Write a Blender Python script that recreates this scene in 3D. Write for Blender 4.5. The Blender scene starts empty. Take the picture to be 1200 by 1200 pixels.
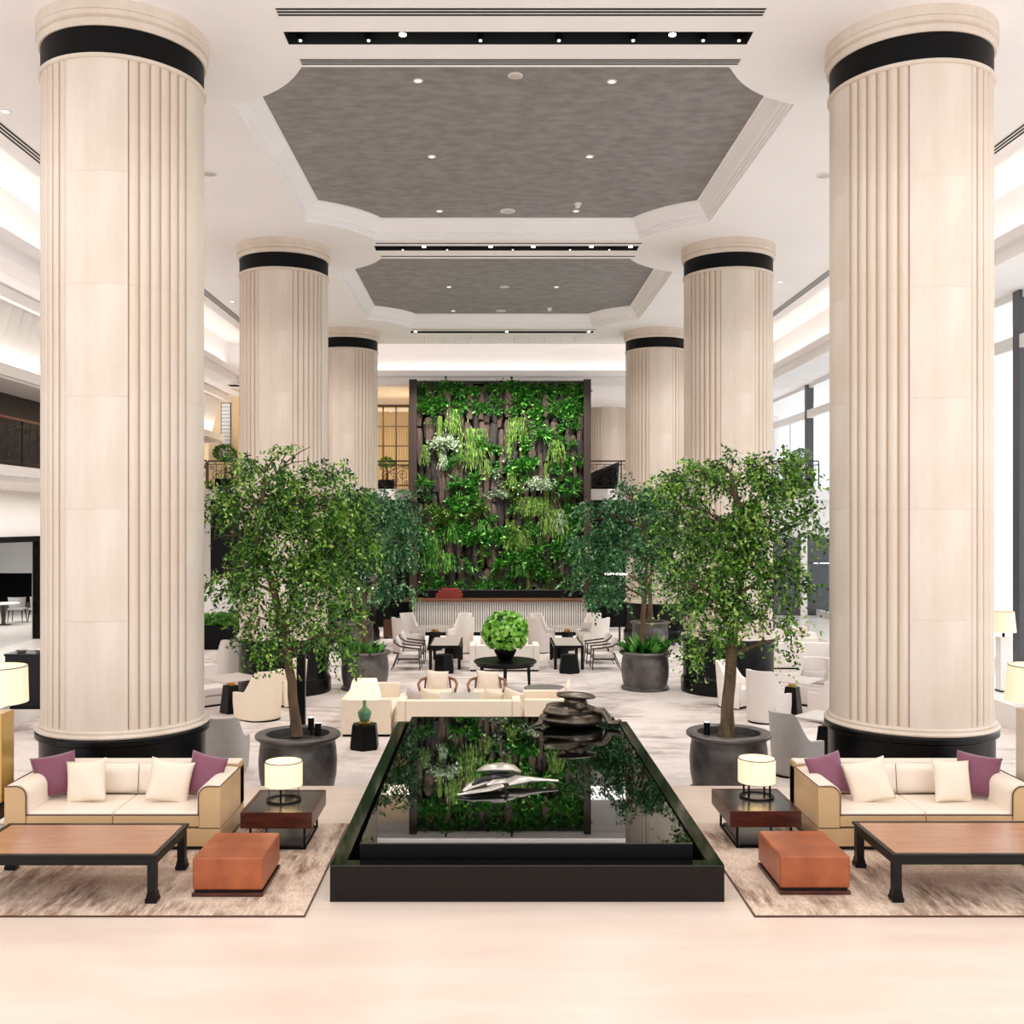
import bpy, bmesh, math, random
from mathutils import Vector, Matrix, geometry
import numpy as np

C = bpy.context.scene.collection
S = bpy.context.scene
PI = math.pi
rnd = random.Random(7)

# ------------------------------------------------------------------ camera, world, light, exposure
F, VX, VY, H = 1200.0, 576.0, 613.0, 3.4        # focal length in px, vanishing point, eye height
cam_data = bpy.data.cameras.new('camera')
cam = bpy.data.objects.new('camera', cam_data); C.objects.link(cam)
cam.location = (0, 0, H); cam.rotation_euler = (PI/2, 0, 0)
cam_data.sensor_width = 36; cam_data.lens = 36*F/1200
cam_data.shift_x = (600-VX)/1200; cam_data.shift_y = (VY-600)/1200
cam_data.clip_end = 200
S.camera = cam
S.view_settings.view_transform = 'Standard'
S.view_settings.look = 'None'
S.view_settings.gamma = 1
S.view_settings.use_curve_mapping = False
S.view_settings.exposure = 0.75
S.cycles.max_bounces = 8
S.cycles.diffuse_bounces = 5
S.cycles.transparent_max_bounces = 12
w = bpy.data.worlds.new('daylight'); S.world = w; w.use_nodes = True
bg = w.node_tree.nodes['Background']
bg.inputs[0].default_value = (0.92, 0.96, 1.0, 1); bg.inputs[1].default_value = 1.25

def lin(r, g, b):
    f = lambda c: (c/255/12.92) if c/255 <= 0.04045 else ((c/255+0.055)/1.055)**2.4
    return (f(r), f(g), f(b), 1)

def lamp(kind, name, loc, energy, color=(1, .9, .78), rot=(0, 0, 0), **kw):
    d = bpy.data.lights.new(name, kind); d.energy = energy; d.color = color
    for k, v in kw.items(): setattr(d, k, v)
    o = bpy.data.objects.new(name, d); o.location = loc; o.rotation_euler = rot; C.objects.link(o)
    return o

COVE = (1, .92, .84); WARM = (1, .86, .70); SOFT = (1, .965, .935)
# cove strips hidden behind the plaster lips, washing the raised cove upward
for sx, cx in ((-1, -9.38), (1, 10.05)):
    lamp('AREA', 'cove_light', (cx, 24, 8.98), 62, COVE, (PI, 0, 0), shape='RECTANGLE', size=.2, size_y=26)
lamp('AREA', 'cove_light', (.34, 37.55, 8.98), 60, COVE, (PI, 0, 0), shape='RECTANGLE', size=18, size_y=.2)
# fill spots added below the ceiling: rows to brighten the lobby and the lounge
for y, e in ((6.5, 80), (10.5, 150), (16.0, 260), (19.5, 300), (26.5, 330), (30.5, 330)):
    for x in (-6.6, -2.2, 2.9, 7.3):
        lamp('SPOT', 'ceiling_fill_beam', (x, y, 9.62), e, SOFT, spot_size=2.5, spot_blend=1, shadow_soft_size=.12)
# lamps grazing the planted wall
for x in (-2.0, -.6, .9, 2.4):
    lamp('SPOT', 'wall_washer_beam', (x, 33.9, 9.6), 1250, SOFT, (math.radians(22), 0, 0), spot_size=1.3, spot_blend=1, shadow_soft_size=.12)
# balconies and shop
lamp('AREA', 'balcony_fill', (-5.2, 41.5, 8.3), 150, (1, .86, .66), shape='RECTANGLE', size=5, size_y=1.5)  # this pair is added fill for the rear balcony, without fittings
lamp('AREA', 'balcony_fill', (6.2, 41.0, 8.3), 110, SOFT, shape='RECTANGLE', size=5, size_y=2)
lamp('AREA', 'balcony_cove_light', (-10.75, 28, 6.85), 70, SOFT, (0, math.radians(160), 0), shape='RECTANGLE', size=.15, size_y=24)
lamp('AREA', 'aisle_fill', (-11.8, 24, 4.2), 160, SOFT, shape='RECTANGLE', size=1.5, size_y=16)  # area light added under the balcony slab to brighten the aisle
lamp('AREA', 'shop_fill', (-17, 34, 3.0), 190, SOFT, shape='RECTANGLE', size=3, size_y=6)  # added fill that lifts the shop interior, no lamp built

# ------------------------------------------------------------------ materials
M = {}
def mat(name, col, rough=.5, metal=0, var=0, scale=6, stretch=(1, 1, 1), bump=0, col2=None, detail=6, emit=0, ior=None, coords='Object', spec=None, attr=None, trans=0, sheen=0, bscale=None):
    m = bpy.data.materials.new(name); m.use_nodes = True; nt = m.node_tree; N = nt.nodes; L = nt.links
    p = N['Principled BSDF']
    c = lin(*col); p.inputs['Base Color'].default_value = c
    p.inputs['Roughness'].default_value = rough; p.inputs['Metallic'].default_value = metal
    if spec is not None: p.inputs['Specular IOR Level'].default_value = spec
    if ior: p.inputs['IOR'].default_value = ior
    if sheen: p.inputs['Sheen Weight'].default_value = sheen
    if emit:
        p.inputs['Emission Color'].default_value = c; p.inputs['Emission Strength'].default_value = emit
    if var or bump or col2:
        tc = N.new('ShaderNodeTexCoord'); mp = N.new('ShaderNodeMapping'); mp.inputs['Scale'].default_value = stretch
        L.new(tc.outputs[coords], mp.inputs[0])
        nz = N.new('ShaderNodeTexNoise'); nz.inputs['Scale'].default_value = scale; nz.inputs['Detail'].default_value = detail
        nz.inputs['Roughness'].default_value = .6
        L.new(mp.outputs[0], nz.inputs[0])
        rp = N.new('ShaderNodeValToRGB')
        c2 = lin(*col2) if col2 else tuple(x*(1-var) for x in c[:3])+(1,)
        rp.color_ramp.elements[0].color = c2; rp.color_ramp.elements[1].color = c
        rp.color_ramp.elements[0].position = .36; rp.color_ramp.elements[1].position = .64
        L.new(nz.outputs[0], rp.inputs[0])
        if not attr: L.new(rp.outputs[0], p.inputs['Base Color'])
        if bump:
            b = N.new('ShaderNodeBump'); b.inputs['Strength'].default_value = bump; b.inputs['Distance'].default_value = .02
            if bscale:
                nz2 = N.new('ShaderNodeTexNoise'); nz2.inputs['Scale'].default_value = bscale; L.new(mp.outputs[0], nz2.inputs[0]); L.new(nz2.outputs[0], b.inputs['Height'])
            else: L.new(nz.outputs[0], b.inputs['Height'])
            L.new(b.outputs[0], p.inputs['Normal'])
    if attr:
        at_ = N.new('ShaderNodeAttribute'); at_.attribute_name = 'tint'
        rp = N.new('ShaderNodeValToRGB'); els = rp.color_ramp.elements
        els[0].color = lin(*attr[0]); els[1].color = lin(*attr[-1])
        for i, cc in enumerate(attr[1:-1]):
            e = els.new((i+1)/(len(attr)-1)); e.color = lin(*cc)
        L.new(at_.outputs['Fac'], rp.inputs[0]); L.new(rp.outputs[0], p.inputs['Base Color'])
        if trans:
            t = N.new('ShaderNodeBsdfTranslucent'); mx = N.new('ShaderNodeMixShader'); mx.inputs[0].default_value = trans
            L.new(rp.outputs[0], t.inputs[0]); L.new(p.outputs[0], mx.inputs[1]); L.new(t.outputs[0], mx.inputs[2])
            L.new(mx.outputs[0], N['Material Output'].inputs[0])
    M[name] = m
    return m

def mat_shade(name, col, emit):
    # lamp shade: translucent fabric lit by the bulb within (it glows in the photograph)
    m = mat(name, col, .8); p = m.node_tree.nodes['Principled BSDF']
    p.inputs['Emission Color'].default_value = lin(255, 226, 178); p.inputs['Emission Strength'].default_value = emit
    return m

mat('plaster', (247, 243, 242), .8, var=.03, scale=.6)
mat('plaster_wall', (236, 230, 225), .8, var=.03, scale=.8)
mat('coffer_paper', (150, 146, 145), .65, col2=(128, 124, 123), scale=3.2, stretch=(1, 1.7, 1), detail=15, bump=.12)
mat('limestone', (216, 203, 189), .6, col2=(206, 190, 173), scale=1.6, stretch=(1.6, 1.6, .35), detail=8, bump=.05, coords='Object')
mat('limestone_groove', (184, 156, 126), .7)
mat('marble', (228, 210, 196), .25, col2=(221, 200, 184), scale=1.1, stretch=(.5, 2.2, 1), detail=8)
mat('aisle_marble', (232, 226, 220), .25, var=.06, scale=1.2)
mat('black_lacquer', (4, 4, 5), .3, spec=.25)
mat('black_matte', (4, 4, 4), .5, spec=.15)
mat('black_wood', (8, 6, 6), .35, spec=.25)
mat('slot_black', (4, 4, 4), .8)
mat('granite_dark', (22, 13, 8), .5, spec=.2, var=.25, scale=40)
mat('granite_rim', (7, 8, 6), .08, ior=1.6)
mat('water', (3, 4, 3), .015, ior=1.75)
mat('bronze_dark', (112, 100, 88), .3, metal=.9, var=.55, scale=5)
mat('silver_dark', (206, 198, 188), .3, metal=.7, var=.25, scale=4)
mat('pot_bronze', (112, 106, 102), .4, metal=.5, col2=(74, 69, 66), scale=2.2, bump=.05)
mat('soil', (46, 36, 28), .95, var=.5, scale=30, bump=.6)
mat('bark', (112, 88, 62), .85, col2=(62, 48, 36), scale=10, stretch=(1, 1, .25), bump=.9)
mat('bark_slab', (98, 79, 66), .9, col2=(30, 24, 20), scale=5, stretch=(2.2, 2.2, .5), bump=1.0, coords='Object')
mat('bark_slab_dark', (54, 44, 40), .9, col2=(16, 14, 13), scale=5, stretch=(2.2, 2.2, .5), bump=1.0)
mat('moss_slab', (104, 128, 44), .95, col2=(48, 56, 26), scale=9, stretch=(1, 1, .4), bump=1.0)
mat('dark_backing', (14, 17, 12), .95)
mat('frame_brown', (50, 35, 26), .5, var=.12, scale=2)
mat('leaf_tree', (60, 120, 40), .38, attr=[(10, 30, 8), (28, 70, 16), (66, 122, 28), (126, 174, 54), (188, 214, 118)], trans=.25)
mat('leaf_tree_cool', (60, 120, 60), .4, attr=[(8, 34, 18), (22, 74, 36), (46, 112, 56), (88, 152, 86), (168, 204, 156)], trans=.25)
mat('leaf_wall', (50, 120, 40), .42, attr=[(8, 34, 8), (24, 80, 18), (52, 126, 36), (100, 168, 60), (168, 208, 110)], trans=.2)
mat('leaf_lime', (160, 190, 80), .5, attr=[(48, 78, 24), (88, 124, 44), (136, 168, 76)], trans=.12)
mat('leaf_pale', (190, 205, 175), .6, attr=[(84, 110, 74), (140, 160, 124), (190, 202, 176)], trans=.1)
mat('leaf_ball', (110, 190, 50), .4, attr=[(60, 130, 24), (108, 180, 44), (152, 210, 78), (190, 230, 140)], trans=.25)
mat('hedge', (70, 130, 40), .6, attr=[(24, 70, 18), (64, 130, 36), (120, 170, 60)], trans=.15)
mat('leather_tan', (198, 163, 118), .35, var=.06, scale=3)
mat('leather_cream', (234, 219, 202), .48, var=.03, scale=4, bump=.03)
mat('piping_brown', (78, 44, 24), .5)
mat('leather_orange', (164, 86, 46), .34, col2=(138, 66, 33), scale=3.5, bump=.08, bscale=60)
mat('wood_red', (78, 34, 22), .25, col2=(54, 22, 15), scale=3, stretch=(1, 6, 6))
mat('wood_top', (178, 130, 100), .24, col2=(162, 114, 86), scale=2.5, stretch=(1, 9, 1), detail=10)
mat('wood_arm', (150, 92, 62), .35, var=.3, scale=4)
mat('wood_dark', (60, 48, 42), .4, var=.2, scale=4)
mat('wood_counter', (96, 62, 42), .35, var=.2, scale=3)
mat('stone_top', (52, 50, 52), .22, col2=(34, 33, 35), scale=7, bump=.03)
mat('stone_grey', (128, 122, 118), .35, var=.2, scale=12)
mat('stone_light', (205, 193, 184), .3, var=.08, scale=3)
mat('mauve', (118, 58, 80), .55, var=.08, scale=14, sheen=.3)
mat('cushion_cream', (228, 212, 192), .8, var=.04, scale=16, bump=.05)
mat('cushion_grey', (190, 182, 178), .85, var=.06, scale=16)
mat('cushion_pink', (222, 196, 198), .8, var=.05, scale=10)
mat('uph_white', (240, 232, 224), .8, var=.03, scale=6)
mat('uph_cream', (238, 222, 200), .75, var=.03, scale=6)
mat('uph_grey', (184, 177, 172), .8, var=.08, scale=6)
mat('uph_light', (218, 208, 202), .85, var=.04, scale=6)
mat('gold', (205, 160, 70), .3, metal=1)
mat('gold_glass', (196, 160, 92), .25, metal=.4, var=.1, scale=2)
mat('celadon', (96, 140, 104), .12, col2=(60, 108, 72), scale=8)
mat('stone_base', (205, 190, 170), .4, var=.08, scale=5)
mat('iron', (40, 32, 30), .5, metal=.3)
mat('rail_wood', (106, 56, 34), .35)
mat('dark_wall', (10, 9, 9), .5, spec=.2, var=.15, scale=2)
mat('dark_red_wall', (26, 11, 8), .5, var=.1, scale=2)
mat('amber_wall', (236, 208, 166), .7, var=.05, scale=1.5)
mat('grey_panel', (72, 72, 76), .4, var=.06, scale=1)
mat('fluted', (222, 218, 212), .7, col2=(196, 190, 184), scale=6, stretch=(8, 8, .6))
mat('screen_white', (226, 226, 226), .5)
mat('red_box', (120, 36, 26), .4, var=.1, scale=8)
mat('lens', (255, 246, 230), .3, emit=14)
mat('lens_soft', (255, 246, 230), .3, emit=1.6)
mat('white_metal', (232, 230, 228), .4)
mat('head_glow', (255, 250, 240), .4, emit=3)
mat_shade('shade_small', (240, 226, 190), .28)
mat_shade('shade_big', (236, 218, 192), .2)
mat_shade('shade_lit', (244, 230, 220), .35)
mat('chair_grey', (170, 168, 166), .6)
mat('marble_white', (236, 232, 228), .3, var=.05, scale=3)

def mat_rug(name, c1, c2, c3, sx, sy, sc):
    m = mat(name, c1, .95); nt = m.node_tree; N = nt.nodes; L = nt.links; p = N['Principled BSDF']
    tc = N.new('ShaderNodeTexCoord'); mp = N.new('ShaderNodeMapping'); mp.inputs['Scale'].default_value = (sx, sy, 1)
    L.new(tc.outputs['Object'], mp.inputs[0])
    n1 = N.new('ShaderNodeTexNoise'); n1.inputs['Scale'].default_value = sc; n1.inputs['Detail'].default_value = 9; n1.inputs['Roughness'].default_value = .72
    n2 = N.new('ShaderNodeTexNoise'); n2.inputs['Scale'].default_value = sc*.45; n2.inputs['Detail'].default_value = 4
    L.new(mp.outputs[0], n1.inputs[0]); L.new(tc.outputs['Object'], n2.inputs[0])
    r1 = N.new('ShaderNodeValToRGB'); e = r1.color_ramp.elements
    e[0].position = .36; e[0].color = lin(*c2); e[1].position = .6; e[1].color = lin(*c1)
    x = e.new(.47); x.color = lin(*c3)
    L.new(n1.outputs[0], r1.inputs[0])
    mx = N.new('ShaderNodeMix'); mx.data_type = 'RGBA'
    r2 = N.new('ShaderNodeValToRGB'); r2.color_ramp.elements[0].position = .42; r2.color_ramp.elements[1].position = .6
    L.new(n2.outputs[0], r2.inputs[0]); L.new(r2.outputs[0], mx.inputs[0])
    L.new(r1.outputs[0], mx.inputs[6]); mx.inputs[7].default_value = lin(*c1)
    L.new(mx.outputs[2], p.inputs['Base Color'])
    n3 = N.new('ShaderNodeTexNoise'); n3.inputs['Scale'].default_value = 55; mp3 = N.new('ShaderNodeMapping'); mp3.inputs['Scale'].default_value = (1.6, .25, 1) if sx > sy else (.3, 1.2, 1)
    L.new(tc.outputs['Object'], mp3.inputs[0]); L.new(mp3.outputs[0], n3.inputs[0])
    r3 = N.new('ShaderNodeValToRGB'); r3.color_ramp.elements[0].position = .4; r3.color_ramp.elements[0].color = (.78, .74, .71, 1); r3.color_ramp.elements[1].position = .56; r3.color_ramp.elements[1].color = (1, 1, 1, 1)
    L.new(n3.outputs[0], r3.inputs[0]); mu = N.new('ShaderNodeMix'); mu.data_type = 'RGBA'; mu.blend_type = 'MULTIPLY'; mu.inputs[0].default_value = 1 if sx > sy else .5
    L.new(mx.outputs[2], mu.inputs[6]); L.new(r3.outputs[0], mu.inputs[7]); L.new(mu.outputs[2], p.inputs['Base Color'])
    b = N.new('ShaderNodeBump'); b.inputs['Strength'].default_value = .5; b.inputs['Distance'].default_value = .01
    L.new(n1.outputs[0], b.inputs['Height']); L.new(b.outputs[0], p.inputs['Normal'])
mat_rug('rug_pile', (222, 200, 180), (116, 88, 70), (172, 146, 126), 3.2, .55, 3.0)
mat_rug('carpet', (222, 212, 206), (150, 136, 128), (196, 184, 178), .7, 2.0, 1.5)

def mat_glass():
    m = bpy.data.materials.new('glass'); m.use_nodes = True; N = m.node_tree.nodes; L = m.node_tree.links
    N.remove(N['Principled BSDF'])
    t = N.new('ShaderNodeBsdfTransparent'); t.inputs[0].default_value = (.97, .985, .985, 1)
    g = N.new('ShaderNodeBsdfGlossy'); g.inputs['Roughness'].default_value = .02
    lw = N.new('ShaderNodeLayerWeight'); lw.inputs[0].default_value = .5
    p5 = N.new('ShaderNodeMath'); p5.operation = 'POWER'; p5.inputs[1].default_value = 5; L.new(lw.outputs['Facing'], p5.inputs[0])
    ad = N.new('ShaderNodeMath'); ad.operation = 'MULTIPLY_ADD'; ad.inputs[1].default_value = .5; ad.inputs[2].default_value = .03; L.new(p5.outputs[0], ad.inputs[0])
    mx = N.new('ShaderNodeMixShader'); L.new(ad.outputs[0], mx.inputs[0]); L.new(t.outputs[0], mx.inputs[1]); L.new(g.outputs[0], mx.inputs[2])
    L.new(mx.outputs[0], N['Material Output'].inputs[0]); M['glass'] = m
mat_glass()

# ------------------------------------------------------------------ helpers
def at(px, py, z=0.0):
    """point of the horizontal plane z seen at that place of the photograph"""
    Y = F*(H-z)/(py-VY)
    return Vector(((px-VX)*Y/F, Y, z))

def put(name, me, parent=None, m=None, loc=None):
    o = bpy.data.objects.new(name, me); C.objects.link(o)
    if m is not None and not me.materials: me.materials.append(M[m])
    if parent is not None: o.parent = parent
    if loc is not None: o.location = loc
    return o

def thing(name, label, cat, loc=(0, 0, 0), rz=0, group=None):
    o = bpy.data.objects.new(name, None); C.objects.link(o); o.empty_display_size = .1
    o.location = loc; o.rotation_euler = (0, 0, rz)
    o['label'] = label; o['category'] = cat
    if group: o['group'] = group
    return o

def tag(o, label, cat, group=None):
    o['label'] = label; o['category'] = cat
    if group: o['group'] = group
    return o

def dup(root, loc, rz=None, label=None, group=None):
    r = root.copy(); C.objects.link(r); r.location = loc
    if rz is not None: r.rotation_euler = (0, 0, rz)
    if label: r['label'] = label
    if group: r['group'] = group
    for ch in list(root.children):
        c = ch.copy(); C.objects.link(c); c.parent = r
        for g in list(ch.children):
            d = g.copy(); C.objects.link(d); d.parent = c
    return r

class B:
    """collects shapes, builds ONE mesh"""
    def __init__(s): s.v = []; s.f = []
    def add(s, vs, fs):
        n = len(s.v); s.v += [tuple(v) for v in vs]; s.f += [[i+n for i in f] for f in fs]; return s
    def box(s, x0, x1, y0, y1, z0, z1):
        return s.add([(x0,y0,z0),(x1,y0,z0),(x1,y1,z0),(x0,y1,z0),(x0,y0,z1),(x1,y0,z1),(x1,y1,z1),(x0,y1,z1)],
                     [(3,2,1,0),(4,5,6,7),(0,1,5,4),(1,2,6,5),(2,3,7,6),(3,0,4,7)])
    def frustum(s, x0, x1, y0, y1, z0, z1, t):
        return s.add([(x0,y0,z0),(x1,y0,z0),(x1,y1,z0),(x0,y1,z0),(x0+t,y0+t,z1),(x1-t,y0+t,z1),(x1-t,y1-t,z1),(x0+t,y1-t,z1)],
                     [(3,2,1,0),(4,5,6,7),(0,1,5,4),(1,2,6,5),(2,3,7,6),(3,0,4,7)])
    def bar(s, a, b, w, d=None, w2=None):
        """square bar from a to b tapering to w2"""
        a = Vector(a); b = Vector(b); t = (b-a).normalized(); d = d or w; k = (w2 or w)/w
        u = t.cross(Vector((0, 1, 0)) if abs(t.y) < .9 else Vector((1, 0, 0))).normalized(); n = t.cross(u)
        vs = [a+u*sx*w/2+n*sy*d/2 for sx, sy in ((-1,-1),(1,-1),(1,1),(-1,1))] + [b+u*sx*w/2*k+n*sy*d/2*k for sx, sy in ((-1,-1),(1,-1),(1,1),(-1,1))]
        return s.add(vs, [(3,2,1,0),(4,5,6,7),(0,1,5,4),(1,2,6,5),(2,3,7,6),(3,0,4,7)])
    def prism(s, poly, z0, z1):
        n = len(poly)
        return s.add([(x,y,z0) for x,y in poly]+[(x,y,z1) for x,y in poly],
                     [list(range(n))[::-1], list(range(n,2*n))]+[[i,(i+1)%n,n+(i+1)%n,n+i] for i in range(n)])
    def extrude_y(s, poly, y0, y1):
        """polygon in x,z pushed along y"""
        n = len(poly)
        return s.add([(x,y0,z) for x,z in poly]+[(x,y1,z) for x,z in poly],
                     [list(range(n)), list(range(n,2*n))[::-1]]+[[i+n,(i+1)%n+n,(i+1)%n,i] for i in range(n)])
    def lathe(s, prof, seg=40, cx=0, cy=0, a0=0, a1=2*PI):
        full = abs(a1-a0-2*PI) < 1e-6; n = seg if full else seg+1; vs = []; fs = []
        for r, z in prof:
            for i in range(n):
                a = a0+(a1-a0)*i/seg; vs.append((cx+r*math.cos(a), cy+r*math.sin(a), z))
        for j in range(len(prof)-1):
            for i in range(seg):
                k = (i+1)%n; fs.append((j*n+i, j*n+k, (j+1)*n+k, (j+1)*n+i))
        return s.add(vs, fs)
    def disc(s, r, z, seg=32, cx=0, cy=0, up=True):
        vs = [(cx+r*math.cos(2*PI*i/seg), cy+r*math.sin(2*PI*i/seg), z) for i in range(seg)]
        return s.add(vs, [list(range(seg)) if up else list(range(seg))[::-1]])
    def cyl(s, r, z0, z1, seg=24, cx=0, cy=0, r2=None):
        r2 = r if r2 is None else r2
        s.lathe([(r, z0), (r2, z1)], seg, cx, cy); s.disc(r, z0, seg, cx, cy, False); s.disc(r2, z1, seg, cx, cy); return s
    def tube(s, path, r, seg=8):
        P = [Vector(p) for p in path]; n = len(P); rs = r if isinstance(r, (list, tuple)) else [r]*n; vs = []; fs = []
        prev = None
        for i, p in enumerate(P):
            t = (P[min(i+1,n-1)]-P[max(i-1,0)]).normalized()
            if prev is None: u = t.cross(Vector((0,0,1)) if abs(t.z) < .9 else Vector((1,0,0))).normalized()
            else: u = (prev-t*prev.dot(t)).normalized()
            prev = u; q = t.cross(u)
            for k in range(seg):
                a = 2*PI*k/seg; vs.append(p+(u*math.cos(a)+q*math.sin(a))*rs[i])
        for i in range(n-1):
            for k in range(seg):
                l = (k+1)%seg; fs.append((i*seg+k, i*seg+l, (i+1)*seg+l, (i+1)*seg+k))
        fs.append(list(range(seg))[::-1]); fs.append([(n-1)*seg+k for k in range(seg)])
        return s.add(vs, fs)
    def ellipsoid(s, c, r, nu=20, nv=12, fn=None):
        vs = []; fs = []
        for j in range(nv+1):
            ph = PI*j/nv-PI/2
            for i in range(nu):
                th = 2*PI*i/nu; d = Vector((math.cos(ph)*math.cos(th), math.cos(ph)*math.sin(th), math.sin(ph)))
                k = fn(d) if fn else 1
                vs.append((c[0]+d.x*r[0]*k, c[1]+d.y*r[1]*k, c[2]+d.z*r[2]*k))
        for j in range(nv):
            for i in range(nu):
                k = (i+1)%nu; fs.append((j*nu+i, j*nu+k, (j+1)*nu+k, (j+1)*nu+i))
        return s.add(vs, fs)
    def mesh(s, name, smooth=False, bevel=0, seg=2, angle=40):
        me = bpy.data.meshes.new(name); me.from_pydata(s.v, [], s.f); me.update()
        bm = bmesh.new(); bm.from_mesh(me)
        bmesh.ops.remove_doubles(bm, verts=bm.verts, dist=1e-5)
        bmesh.ops.recalc_face_normals(bm, faces=bm.faces)
        if bevel:
            es = [e for e in bm.edges if len(e.link_faces) == 2 and e.calc_face_angle(0) > math.radians(30)]
            bmesh.ops.bevel(bm, geom=es, offset=bevel, segments=seg, profile=.6, affect='EDGES', clamp_overlap=True)
        bm.to_mesh(me); bm.free()
        if smooth or bevel:
            me.shade_smooth(); me.set_sharp_from_angle(angle=math.radians(angle))
        return me
    def obj(s, name, m, parent=None, loc=None, **kw):
        o = put(name, s.mesh(name, **kw), parent, m, loc)
        if kw.get('bevel'):
            wn = o.modifiers.new('weighted_normal', 'WEIGHTED_NORMAL'); wn.keep_sharp = True
        return o

def struct(o): o['kind'] = 'structure'; return o
def stuff(o): o['kind'] = 'stuff'; return o
def bez(p0, p1, p2, n=8):
    p0, p1, p2 = Vector(p0), Vector(p1), Vector(p2)
    return [p0*(1-t)**2+p1*2*t*(1-t)+p2*t*t for t in [i/n for i in range(n+1)]]

# leaves: numpy arrays to one mesh; every leaf a folded lozenge of two triangles pairs
def leaf_mesh(name, P, D, L, W, tint, m, rng):
    """P base points, D unit directions, L lengths, W widths"""
    n = len(P); up = rng.normal(size=(n, 3)); side = np.cross(D, up); side /= np.linalg.norm(side, axis=1)[:, None]+1e-9
    nor = np.cross(side, D)
    L = L[:, None]; W = W[:, None]
    a = P; t = P+D*L; mid = P+D*L*.45+nor*W*.12
    b = mid+side*W*.5; c = mid-side*W*.5
    V = np.stack([a, b, t, c], 1).reshape(-1, 3)
    me = bpy.data.meshes.new(name)
    me.vertices.add(4*n); me.vertices.foreach_set('co', V.astype(np.float32).ravel())
    me.loops.add(6*n); me.polygons.add(2*n)
    base = np.arange(n)[:, None]*4
    idx = np.concatenate([base+np.array([[0, 1, 2]]), base+np.array([[0, 2, 3]])], 1).ravel()
    me.loops.foreach_set('vertex_index', idx.astype(np.int32))
    me.polygons.foreach_set('loop_start', (np.arange(2*n)*3).astype(np.int32))
    me.polygons.foreach_set('loop_total', np.full(2*n, 3, np.int32))
    a_ = me.attributes.new('tint', 'FLOAT', 'FACE'); a_.data.foreach_set('value', np.repeat(tint, 2).astype(np.float32))
    me.update(calc_edges=True); me.materials.append(M[m]); return me
def unit(v): return v/(np.linalg.norm(v, axis=-1, keepdims=True)+1e-9)

# ------------------------------------------------------------------ the setting
LZ = -0.45            # floor of the sunken lounge
CXL, CXR, XC = -4.77, 5.44, .335
COLY = (13.3, 23.55, 33.85)

struct(B().box(-22, 18, -2, 13.25, -.6, 0).obj('floor', 'marble'))
struct(B().box(-9.0, 9.7, 13.25, 38.2, -.6, LZ).obj('floor', 'carpet'))
struct(B().box(-24, -9.0, 13.25, 50, -.6, 0).obj('floor', 'aisle_marble'))
struct(B().box(9.7, 16, 13.25, 50, -.6, 0).obj('floor', 'aisle_marble'))

def coffer_outline(i, y0, y1, ya, yb):
    """outline of the recess drawn in by i: straight sides, corners scooped round the columns"""
    xl, xr = XC-4.22+i, XC+4.22-i; r = 2.3+i; a0, a1 = y0+i, y1-i; pts = []
    for (cx, cy, sx, sy) in ((CXL, ya, 1, 1), (CXR, ya, -1, 1), (CXR, yb, -1, -1), (CXL, yb, 1, -1)):
        xs = xl if sx > 0 else xr; ye = a0 if sy > 0 else a1
        d1 = math.atan2(math.sqrt(max(r*r-(xs-cx)**2, 1e-6)), abs(xs-cx))       # meets the side
        d2 = math.atan2(abs(ye-cy), math.sqrt(max(r*r-(ye-cy)**2, 1e-6)))       # meets the end
        arc = [(cx+sx*r*math.cos(d1+(d2-d1)*k/10), cy+sy*r*math.sin(d1+(d2-d1)*k/10)) for k in range(11)]
        if (sx > 0) != (sy > 0): arc = arc[::-1]
        pts += arc
    return pts
COF = ((14.15, 22.75, 13.3, 23.55), (24.4, 33.05, 23.55, 33.85))
SLOTS = [(13.13, 13.48), (23.28, 23.68), (33.6, 33.95)]
rect = lambda x0, x1, y0, y1: [(x0, y0), (x1, y0), (x1, y1), (x0, y1)]
outer = rect(-8.25, 8.92, -2, 36.0)
holes = [coffer_outline(0, *c) for c in COF]+[rect(-2.67, 3.36, a, b) for a, b in SLOTS]
loops = [[Vector((x, y, 9.7)) for x, y in lp] for lp in [outer]+holes]
tris = geometry.tessellate_polygon(loops)
cb = B(); cb.add([v for lp in loops for v in lp], [list(t) for t in tris])
cb.box(-8.25, 8.92, -2, 13.0, 9.72, 9.95)
for a, b, c, d in ((-8.25, -8.2, -2, 36), (8.87, 8.92, -2, 36), (-8.2, 8.87, 35.95, 36)): cb.box(a, b, c, d, 9.705, 9.98)
ceil = struct(cb.obj('ceiling', 'plaster'))
PROF = [(0, 9.7), (0, 9.745), (.035, 9.755), (.035, 9.80), (.07, 9.81), (.07, 9.84), (.12, 9.88), (.19, 9.99), (.245, 10.05), (.25, 10.075), (.29, 10.08), (.29, 10.1)]
for c in COF:
    mb = B(); n = 44
    for (i, z) in PROF: mb.v += [(x, y, z) for x, y in coffer_outline(i, *c)]
    for j in range(len(PROF)-1):
        for k in range(n): mb.f.append([j*n+k, j*n+(k+1)%n, (j+1)*n+(k+1)%n, (j+1)*n+k])
    struct(mb.obj('trim_1', 'plaster'))
    p = coffer_outline(.29, *c); lo = [[Vector((x, y, 10.1)) for x, y in p]]
    pb = B(); pb.add(lo[0], [list(t) for t in geometry.tessellate_polygon(lo)])
    struct(pb.obj('ceiling', 'coffer_paper'))
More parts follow.
